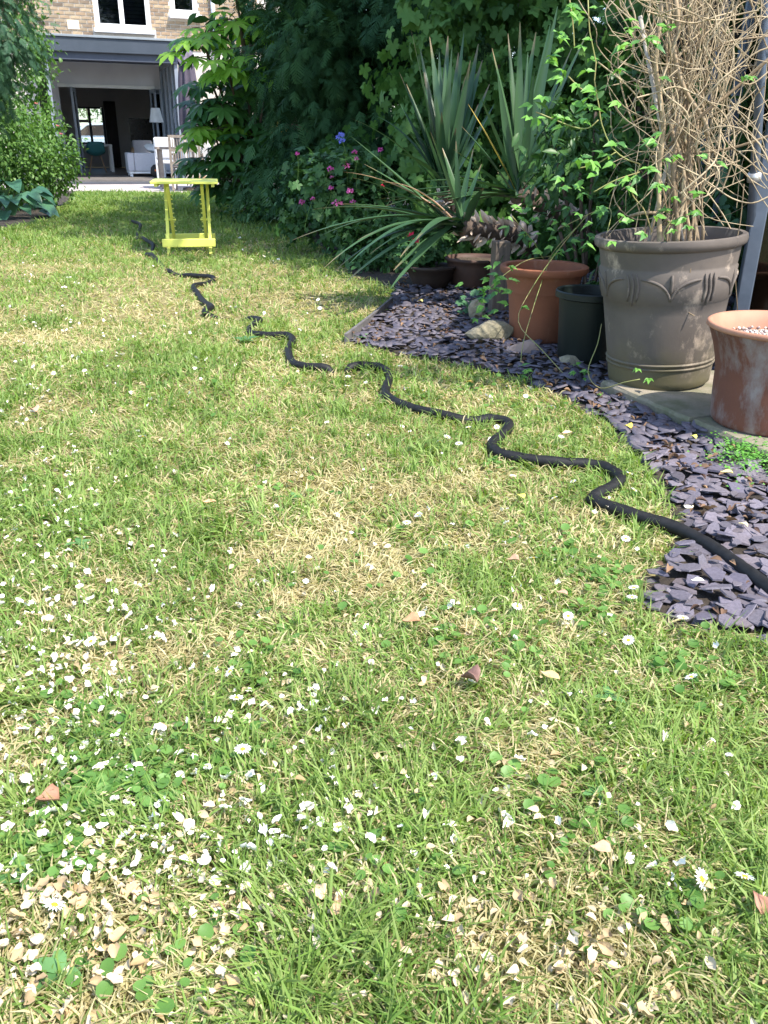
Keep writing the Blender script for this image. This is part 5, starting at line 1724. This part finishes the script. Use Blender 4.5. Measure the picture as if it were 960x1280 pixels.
# extension: roof, fascia, soffit
hb_('roof', sL - .2, sR + .3, .02, KF + .08, 2.30, 2.50, m_soff)
hb_('fascia', sL - .24, sR + .34, KF + .085, KF + .13, 2.27, 2.515, m_fascia, bev=.01)
hb_('flashing', sL - .26, sR + .36, KF + .02, KF + .16, 2.52, 2.56, pmat('flashing', (.22, .25, .28), None, 6, .5), bev=.005)
hb_('beam', sL - .02, sR + .02, KF - .12, KF + .06, 2.14, 2.295, m_soff)
hb_('floor', sL - .25, sR + .35, -.1, KF + .05, FLz - .3, FLz, pmat('deck_floor', (.16, .14, .13), (.12, .11, .10), 5, .7))
hb_('step', sL - .3, sR + .4, KF + .055, KF + .30, FLz - .3, FLz - .035, pmat('step_dark', (.07, .075, .09), None, 5, .7), bev=.006)
# lintel wall and jambs around the inner opening
OL, OR, OT = -1.03, 1.05, 1.86
hb_('lintel', sL, sR, -.12, .0, OT, 2.298, m_render)
hb_('opening_frame', OL - .02, OR + .02, -.06, .03, OT - .07, OT - .002, m_white)
hb_('jamb', sL, OL, -.12, .001, FLz, OT, m_render)
hb_('jamb', OR, sR, -.12, .001, FLz, OT, m_render)
hb_('wall_panel', sR + .32, 4.6, -.25, -.01, -.3, 2.35, pmat('pale_wall', (.50, .46, .40), (.42, .38, .33), 3, .85))
hb_('wall_panel', -3.2, sL - .25, -.25, -.01, -.3, 2.35, m_mortar)
# glazed side walls: framed panes
def side(sx, ks, label):
    for k in ks:
        hb_('post', sx - .035, sx + .035, k - .04, k + .04, FLz, 2.295, m_greyf)
    for a, b in zip(ks[:-1], ks[1:]):
        hb_('rail', sx - .03, sx + .03, a + .041, b - .041, FLz, FLz + .09, m_greyf)
        hb_('rail', sx - .03, sx + .03, a + .041, b - .041, 2.17, 2.294, m_greyf)
        hb_('pane', sx - .006, sx + .006, a + .041, b - .041, FLz + .091, 2.169, m_glass)
side(sR - .0, [.06, .75, 1.45, 2.15, 2.76], '')
side(sL, [.06, .75, 1.45, 2.15, 2.76], '')
# folded glass doors standing at both sides of the opening
def leafdoor(x, k, ang, w=.52, h=1.80):
    d = empty_part('folding_door', house, (x, -k, FLz + .01), ang)
    MB().box((w / 2, 0, .05), (w, .04, .10)).build('rail', m_greyf, d)
    MB().box((w / 2, 0, h - .04), (w, .04, .08)).build('rail', m_greyf, d)
    for xx in (.03, w - .03):
        MB().box((xx, 0, h / 2), (.06, .041, h)).build('stile', m_greyf, d)
    MB().box((w / 2, 0, h / 2), (w - .12, .008, h - .18)).build('pane', m_glass, d)
def empty_part(name, parent, loc, rz):
    o = bpy.data.objects.new(name, None)
    link(o, parent)
    o.location = loc
    o.rotation_euler.z = rz
    return o
leafdoor(OR - .02, .04, -1.35)
leafdoor(OR - .09, .05, -1.48)
leafdoor(OL + .34, -.1, -1.75, .5)
leafdoor(OL + .28, -.1, -1.60, .5)
# back room
RB = -5.6
hb_('floor', -2.4, 2.4, RB, -.11, FLz - .1, FLz - .002, pmat('room_floor', (.22, .15, .10), (.17, .115, .08), 3, .5))
hb_('ceiling', -2.4, 2.4, RB, -.26, 2.25, 2.33, m_room)
hb_('room_wall', -2.5, -2.41, RB, -.26, FLz, 2.25, m_room)
hb_('room_wall', 2.41, 2.5, RB, -.26, FLz, 2.25, m_room)
w1 = [fac(93, 134, RB), fac(112, 178, RB)]
w2 = [fac(114, 134, RB), fac(134, 178, RB)]
X0_, X1_, Z0_, Z1_ = w1[0][0], w2[1][0], w2[1][1] - .05, w1[0][1] + .02
hb_('room_wall', -2.4, X0_, RB - .1, RB, FLz, 2.25, m_room)
hb_('room_wall', X1_, 2.4, RB - .1, RB, FLz, 2.25, m_room)
hb_('room_wall', X0_, X1_, RB - .1, RB, FLz, Z0_, m_room)
hb_('room_wall', X0_, X1_, RB - .1, RB, Z1_, 2.25, m_room)
xm = (w1[1][0] + w2[0][0]) / 2
wf = MB()
for x in (X0_ + .03, xm, X1_ - .03):
    wf.box((x, -RB + .05, (Z0_ + Z1_) / 2), (.07, .06, Z1_ - Z0_))
zz = Z0_ + (Z1_ - Z0_) * .62
wf.box(((X0_ + xm) / 2, -RB + .05, zz), (xm - X0_ - .1, .055, .07))
for z in (Z0_ + .025, Z1_ - .025):
    wf.box(((X0_ + X1_) / 2, -RB + .05, z), (X1_ - X0_ - .14, .05, .05))
bwn = wf.build('window', m_soff, house)
MB().box(((X0_ + X1_) / 2, -RB + .05, (Z0_ + Z1_) / 2), (X1_ - X0_ - .07, .006, Z1_ - Z0_ - .06)).build('pane', m_glass, bwn)
cur = MB()
for j in range(9):
    cur.tube([(X1_ + .03 + j * .035, -RB - .10 - .02 * (j % 2), FLz), (X1_ + .03 + j * .035, -RB - .10 - .02 * (j % 2), Z1_ + .15)], .024, 6)
tag(cur.build('curtain', pmat('curtain_dark', (.06, .055, .06), None, 4, .9), None, True, loc=(A[0], A[1], 0), rz=YAW), 'dark curtain hanging beside the back window of the room', 'curtain')
tag(MB().box((fac(183, 168, -2)[0], 2.38, .95), (.75, .05, .55)).build('television', pmat('screen_black', (.012, .012, .014), None, 4, .2), None, bev=.01, loc=(A[0], A[1], 0), rz=YAW), 'black television in the dark room left of the lamp shade', 'television')

# things in the room and extension: placed in house coordinates
def hthing(name, s, k, lab, cat, rz=0., z=FLz):
    return empty(name, toW(s, k, z), lab, cat, YAW + rz)
# white dining table
s0, s1 = fac(97, 181, -1.5)[0], fac(140, 181, -1.5)[0]
t = hthing('dining_table', (s0 + s1) / 2, -1.9, 'white dining table in the dark room beyond the opening', 'table')
wd = s1 - s0
MB().box((0, 0, .615), (wd, .8, .05)).build('table_top', m_white, t, bev=.005)
for x in (-wd / 2 + .04, wd / 2 - .04):
    for y in (-.36, .36):
        MB().box((x, y, .295), (.07, .07, .588)).build('leg', m_white, t)
# teal shell chair
m_teal = pmat('teal_shell', (.05, .22, .23), (.045, .19, .2), 3, .45)
m_leg = pmat('beech', (.5, .33, .2), (.42, .27, .16), 12, .6)
t = hthing('shell_chair', fac(121, 200, -1.3)[0], -1.35, 'teal moulded chair with splayed wooden legs at the white table', 'chair')
sh = MB()
prof2 = [(-.20, .40), (-.12, .385), (.02, .37), (.14, .40), (.19, .50), (.21, .62), (.22, .70)]
v, f = [], []
for j, (yy, z) in enumerate(prof2):
    for i in range(9):
        u = i / 8 - .5
        w = (.40, .44, .46, .46, .44, .42, .34)[j]
        v.append((u * w, -yy + .9 * u * u * (.2 if j > 2 else .05), z + .35 * u * u * (1 if j < 4 else .0)))
for j in range(6):
    for i in range(8):
        a = j * 9 + i
        f.append((a, a + 1, a + 10, a + 9))
o = sh.add(v, f).build('shell', m_teal, t, True)
md = o.modifiers.new('thickness', 'SOLIDIFY')
md.thickness = .012
for x, y in ((-1, -1), (1, -1), (-1, 1), (1, 1)):
    MB().tube([(x * .10, y * .10, .38), (x * .2, y * .19, 0)], [.014, .009], 7).build('leg', m_leg, t, True)
# sofa
sa, sb = fac(161, 200, 1.0)[0], fac(206, 200, 1.0)[0]
m_sofa = pmat('sofa_fabric', (.52, .52, .57), (.47, .47, .52), 20, .9, .15, .003)
t = hthing('sofa', (sa + sb) / 2 + .2, .95, 'light grey sofa with a white cushion inside the extension', 'sofa')
w = sb - sa + .5
MB().box((-w / 2 + .07, 0, .30), (.14, .80, .38)).build('arm', m_sofa, t, bev=.02)
MB().box((w / 2 - .07, 0, .30), (.14, .80, .38)).build('arm', m_sofa, t, bev=.02)
MB().box((0, -.33, .30), (w - .29, .14, .38)).build('backrest', m_sofa, t, bev=.02)
MB().box((0, .07, .24), (w - .29, .64, .22)).build('seat', m_sofa, t, bev=.03)
MB().box((0, 0, .085), (w - .02, .78, .04)).build('base', m_white, t)
for x in (-w / 2 + .06, w / 2 - .06):
    for y in (-.34, .34):
        MB().box((x, y, .032), (.06, .06, .064)).build('leg', m_white, t)
def pillow(name, loc, sx, sy, sz, mat, lab, cat, rot=(0, 0, 0)):
    v, f = [], []
    n = 9
    for sgn in (1, -1):
        for j in range(n):
            for i in range(n):
                u, w_ = i / (n - 1) * 2 - 1, j / (n - 1) * 2 - 1
                v.append((u * sx / 2 * (1 - .06 * w_ * w_), w_ * sy / 2 * (1 - .06 * u * u), sgn * sz / 2 * ((1 - u ** 4) * (1 - w_ ** 4)) ** .6))
    for q in range(2):
        for j in range(n - 1):
            for i in range(n - 1):
                a = q * n * n + j * n + i
                f.append((a, a + 1, a + n + 1, a + n) if q == 0 else (a, a + n, a + n + 1, a + 1))
    o = MB().add(v, f).build(name, mat, None, True, loc=loc)
    o.rotation_euler = rot
    return tag(o, lab, cat)
m_cush = pmat('cushion_white', (.80, .79, .78), (.74, .73, .73), 9, .9, .2, .004)
pillow('cushion', toW(fac(193, 186, .9)[0], .9, .545), .42, .40, .16, m_cush, 'white cushion lying on top of the grey sofa', 'cushion', (.25, .1, YAW + .2))
# floor lamp
ls = fac(195, 144, .5)[0]
t = hthing('floor_lamp', ls, .5, 'floor lamp with a white cone shade beside the right jamb', 'lamp')
zt_, zb_ = fac(195, 135, .5)[1] - FLz, fac(195, 153, .5)[1] - FLz
MB().lathe([(.16, zb_), (.10, zt_)], seg=28).build('lamp_shade', pmat('shade_white', (.82, .84, .88), None, 5, .8), t, True)
MB().tube([(0, 0, .02), (0, 0, zt_ - .02)], .012, 8).build('pole', m_alu, t, True)
MB().lathe([(.001, .025), (.13, .02), (.14, 0)], seg=24).build('base', m_alu, t, True)
# round dark bag with an orange badge, wooden crate by the sofa
t = hthing('round_bag', fac(196, 213, 1.75)[0], 1.8, 'round black bag with an orange patch in front of the sofa', 'bag')
MB().lathe([(.001, 0), (.10, .01), (.145, .09), (.13, .2), (.07, .26), (.001, .27)], seg=24).build('body', pmat('bag_black', (.02, .02, .022), None, 9, .7), t, True)
MB().box((-.01, -.135, .15), (.10, .03, .035)).build('patch', pmat('patch_orange', (.75, .2, .05), None, 9, .6), t)
# wooden armchair in the dark room
t = hthing('armchair', fac(180, 186, -.5)[0], -.6, 'pale wooden armchair frame behind the sofa in the dark room', 'chair')
for x in (-.26, .26):
    MB().tube(curve_pts([(x, -.25, 0), (x, -.27, .35), (x, -.24, .55), (x, .0, .58), (x, .3, .54)], 14), .018, 6).build('arm', m_leg, t, True)
    MB().bar((x, .28, 0), (x, .28, .53), .035, .035).build('leg', m_leg, t)
MB().box((0, .03, .30), (.48, .52, .12)).build('seat', m_sofa, t, bev=.03)
MB().box((0, .31, .52), (.46, .10, .45)).build('backrest', m_sofa, t, bev=.03)

# ---- beyond the back window: hedge and a parked car on the street
m_hfar = leafmat('street_hedge_leaf', (.06, .15, .04), (.14, .26, .07), .25, .5)
mid = fac(114, 150, -13)[0]
hp = np.array(toW(mid, -15.5, 0))
hd = empty('street_hedge', hp, 'green hedge seen through the back window of the house', 'hedge')
p, nn, tone = cloud([(hp + [dx, 0, z], np.array([1.3, .6, 1.3])) for dx in (-3, -1.5, 0, 1.5, 3) for z in (1.0, 2.4)], 6000, .15, 200, .5)
leaves('foliage', hd, t_quad(.6), p - hp, leaf_R(nn), rng.uniform(.08, .16, len(p)), tone, m_hfar)
trunk(hd, (0, 0, -.2), (0, 0, 2.6), .08)
m_car = pmat('car_paint', (.62, .68, .76), (.6, .66, .74), 2, .25, spec=.6)
cs = fac(118, 170, -10.5)[0]
t = empty('parked_car', toW(cs + .3, -11.5, -.15), 'pale blue parked car seen through the back window', 'car', YAW)
bd = MB()
pr_ = [(-2.0, .35), (-2.05, .6), (-1.9, .82), (-1.1, .92), (1.35, .95), (1.95, .86), (2.05, .55), (2.0, .3)]
def slabx(mb, prof_, w0, w1):
    n_ = len(prof_)
    v = [(x, -w0, z) for x, z in prof_] + [(x, w0, z) for x, z in prof_]
    f = [tuple(range(n_))[::-1], tuple(range(n_, 2 * n_))] + [(i, (i + 1) % n_, (i + 1) % n_ + n_, i + n_) for i in range(n_)]
    return mb.add(v, f)
slabx(bd, pr_, .85, .85).build('body', m_car, t, bev=.05)
slabx(MB(), [(-1.1, .93), (-.55, 1.36), (.85, 1.40), (1.5, .95)], .72, .72).build('cabin', m_car, t, bev=.05)
for x in (-1.25, 1.25):
    for y in (-.8, .8):
        wv = MB()
        wv.lathe([(.001, -.1), (.2, -.1), (.3, -.09), (.31, .09), (.2, .1), (.001, .1)], seg=20)
        o = wv.build('wheel', m_dark, t, True)
        o.location = (x, y, .31)
        o.rotation_euler.x = math.pi / 2
for y in (-.725, .725):
    MB().add([(-.95, y, .97), (-.48, y, 1.30), (.1, y, 1.32), (.1, y, .98)], [(0, 1, 2, 3)]).build('side_window', m_dark, t)
    MB().add([(.18, y, .98), (.18, y, 1.32), (.8, y, 1.33), (1.25, y, .98)], [(0, 1, 2, 3)]).build('side_window', m_dark, t)

# ================================================================ PATIO FURNITURE
m_teak = pmat('weathered_teak', (.30, .25, .21), (.22, .18, .155), 16, .8, .3, .003)
c = atY(232, 238, 15.9)
cz = pz + .001
t = empty('garden_chair', (c[0], c[1] + .3, cz), 'weathered wooden garden chair with a slatted high back behind the yellow table', 'chair', .12)
zb0, zb1 = .40, .90
for x in (-.25, .25):
    MB().bar((x, -.24, 0), (x, -.28, .92), .04, .04).build('leg', m_teak, t)
    MB().bar((x, .24, 0), (x, .24, .60), .04, .04).build('leg', m_teak, t)
    MB().bar((x, -.25, .61), (x, .28, .61), .05, .025).build('arm', m_teak, t)
    MB().bar((x * .9, -.22, .05), (x * .9, .22, .38), .018, .03).build('brace', m_white, t)
for z in (.47, .68, .90):
    MB().box((0, -.265 - .015 * (z > .8), z), (.46, .025, .045)).build('rail', m_teak, t)
for i in range(11):
    x = -.20 + i * .04
    MB().bar((x, -.262, .493), (x, -.265, .657), .016, .016).build('slat', m_teak, t)
    MB().bar((x, -.265, .703), (x, -.275, .877), .016, .016).build('slat', m_teak, t)
for i in range(6):
    MB().box((0, -.20 + i * .08, .40), (.50, .06, .02)).build('seat_slat', m_teak, t)
# patio table and white seat cushions behind
c2_ = atY(238, 182, 17.2)
t = empty('patio_table', (c2_[0], c2_[1], pz + .001), 'grey wooden patio table behind the slatted chair', 'table', .3)
MB().box((0, 0, .70), (1.3, .8, .04)).build('table_top', m_teak, t, bev=.005)
for x in (-.58, .58):
    for y in (-.33, .33):
        MB().box((x, y, .34), (.06, .06, .676)).build('leg', m_teak, t)
m_steel = pmat('chair_white', (.74, .74, .75), None, 5, .5)
for px_, Y_, lab in ((212, 19.4, 'white cushioned patio chair left of the slatted chair'), (254, 16.9, 'white cushioned patio chair right of the slatted chair')):
    c = atY(px_, 200, Y_)
    t = empty('patio_chair', (c[0], c[1], pz + .001), lab, 'chair', random.uniform(-.3, .3))
    MB().box((0, 0, .42), (.46, .46, .10)).build('seat_cushion', m_cush, t, bev=.03)
    MB().box((0, -.22, .68), (.44, .10, .42), 0, Matrix.Rotation(.12, 3, 'X')).build('back_cushion', m_cush, t, bev=.035)
    for x in (-.21, .21):
        MB().bar((x, -.2, 0), (x, -.24, .85), .03, .03).build('leg', m_steel, t)
        MB().bar((x, .2, 0), (x, .2, .36), .03, .03).build('leg', m_steel, t)
# closed parasol
m_par = pmat('parasol_cloth', (.085, .072, .10), (.065, .055, .08), 8, .85)
c = atY(238, 150, 16.3)
t = empty('parasol', (c[0], c[1], pz + .001), 'closed purple grey parasol at the right of the extension', 'parasol')
MB().tube([(0, 0, 0), (0, 0, 2.28)], .022, 8).build('pole', m_alu, t, True)
v, f = [], []
for j, (r, z) in enumerate([(.03, 2.24), (.10, 2.12), (.13, 1.8), (.155, 1.45), (.17, 1.1), (.15, .9)]):
    for i in range(32):
        a = i * 6.283 / 32
        rr = r * (1 + .28 * math.cos(8 * a + j * .2))
        v.append((rr * math.cos(a), rr * math.sin(a), z + (.06 * math.cos(8 * a) if j == 5 else 0)))
for j in range(5):
    for i in range(32):
        f.append((j * 32 + i, j * 32 + (i + 1) % 32, (j + 1) * 32 + (i + 1) % 32, (j + 1) * 32 + i))
MB().add(v, f).build('canopy', m_par, t, True)
v, f = [], []
for j, (r, z, w) in enumerate([(.04, 2.30, 0), (.13, 2.17, .02), (.15, 2.05, .05)]):
    for i in range(32):
        a = i * 6.283 / 32
        rr = r * (1 + .15 * math.cos(8 * a))
        v.append((rr * math.cos(a), rr * math.sin(a), z + w * math.cos(8 * a)))
for j in range(2):
    for i in range(32):
        f.append((j * 32 + i, j * 32 + (i + 1) % 32, (j + 1) * 32 + (i + 1) % 32, (j + 1) * 32 + i))
MB().add(v, f).build('valance', pmat('valance_cloth', (.16, .14, .19), (.13, .11, .15), 8, .85), t, True)
MB().lathe([(.001, .06), (.22, .05), (.24, 0)], seg=24).build('base', m_dark, t, True)
# black planter and dark pots at the patio edge
c = G(289, 241)
t = empty('planter_box', (c[0], c[1] + .25, pz + .001), 'black square planter box at the patio edge below the fatsia', 'planter', .1)
hbx = atY(289, 212, c[1] + .1)[2] - pz
m_blk = pmat('planter_black', (.022, .022, .025), (.03, .03, .032), 8, .5)
for x in (-.2, .2):
    MB().box((x, 0, hbx / 2), (.03, .46, hbx)).build('side_panel', m_blk, t)
for y in (-.215, .215):
    MB().box((0, y, hbx / 2), (.369, .03, hbx)).build('side_panel', m_blk, t)
MB().box((0, 0, hbx * .45), (.368, .398, hbx * .85)).build('soil', m_potsoil, t)
c = G(256, 240)
t = empty('plant_pot', (c[0], c[1] + .2, pz + .001), 'low dark pot with a wooden board on it at the patio edge', 'plant pot')
MB().lathe([(.16, 0), (.2, .16), (.21, .2), (.19, .2), (.18, .16), (.001, .15)], seg=28).build('body', m_blk, t, True)
MB().box((.05, 0, .225), (.44, .26, .04), .1).build('board', m_leg, t)
w0 = G(272, 256)
MB().tube(curve_pts([(w0[0], w0[1], gz(w0[0], w0[1])), (w0[0] + .05, w0[1], .08), (w0[0] + .07, w0[1] + .02, .22), (w0[0] + .03, w0[1] + .05, .36)], 14), .009, 6).build('bent_hoop', m_blk, None, True)
tag(bpy.data.objects['bent_hoop'], 'thin bent black pipe standing in the lawn right of the table', 'pipe')

# ================================================================ THE YELLOW FOLDING TABLE
m_yel = pmat('yellow_plastic', (.74, .75, .15), (.68, .69, .13), 7, .42, spec=.4)
fl_, fr_ = G(209, 320), G(266, 319.5)
cx, cy = (fl_[0] + fr_[0]) / 2, (fl_[1] + fr_[1]) / 2
tz = float(gz(cx, cy))
yaw_t = math.atan2(fr_[1] - fl_[1], fr_[0] - fl_[0])
t = empty('folding_table', (cx, cy, tz + .006), 'lime yellow plastic folding table standing on the lawn', 'table', yaw_t * .6)
TH = atY(230, 226.5, cy + .15)[2] - tz
D = .40
lx = .148
def legbar(p, q, w=.022, t_=.034):
    return MB().bar(p, q, w, t_, (0, -1, 0)).build('leg', m_yel, t, bev=.002)
for sx in (-1, 1):
    legbar((sx * lx, 0, 0), (sx * (lx + .004), D, TH - .03))
    o = legbar((sx * (lx - .030), D, 0), (sx * (lx - .030), 0.02, TH - .03))
    for j in range(12):                            # raised ribs along the inner leg
        s = .1 + .07 * j
        MB().box((sx * (lx - .046), D * (1 - s) + .02 * s, (TH - .03) * s), (.014, .03, .006)).build('rib', m_yel, o)
MB().box((0, -.020, .088), (.375, .014, .058)).build('crossbar', m_yel, t, bev=.006)
MB().box((0, D + .004, .088), (.375, .014, .05)).build('crossbar', m_yel, t, bev=.006)
for sx in (-1, 1):
    MB().tube([(sx * (lx - .06), D / 2, TH / 2 - .02), (sx * (lx + .02), D / 2, TH / 2 - .02)], .008, 8).build('pivot', m_yel, t)
nsl = 6
for j in range(nsl):
    MB().box((0, -.04 + (D + .10) * (j + .5) / nsl, TH - .006), (.465, (D + .10) / nsl - .006, .012)).build('slat', m_yel, t, bev=.004)
for sx in (-1, 1):
    MB().box((sx * .195, D / 2, TH - .026), (.022, D + .06, .02)).build('bearer', m_yel, t)
MB().box((0, -.047, TH - .008), (.46, .012, .017)).build('apron', m_yel, t, bev=.003)
MB().box((0, D + .067, TH - .008), (.46, .012, .017)).build('apron', m_yel, t, bev=.003)
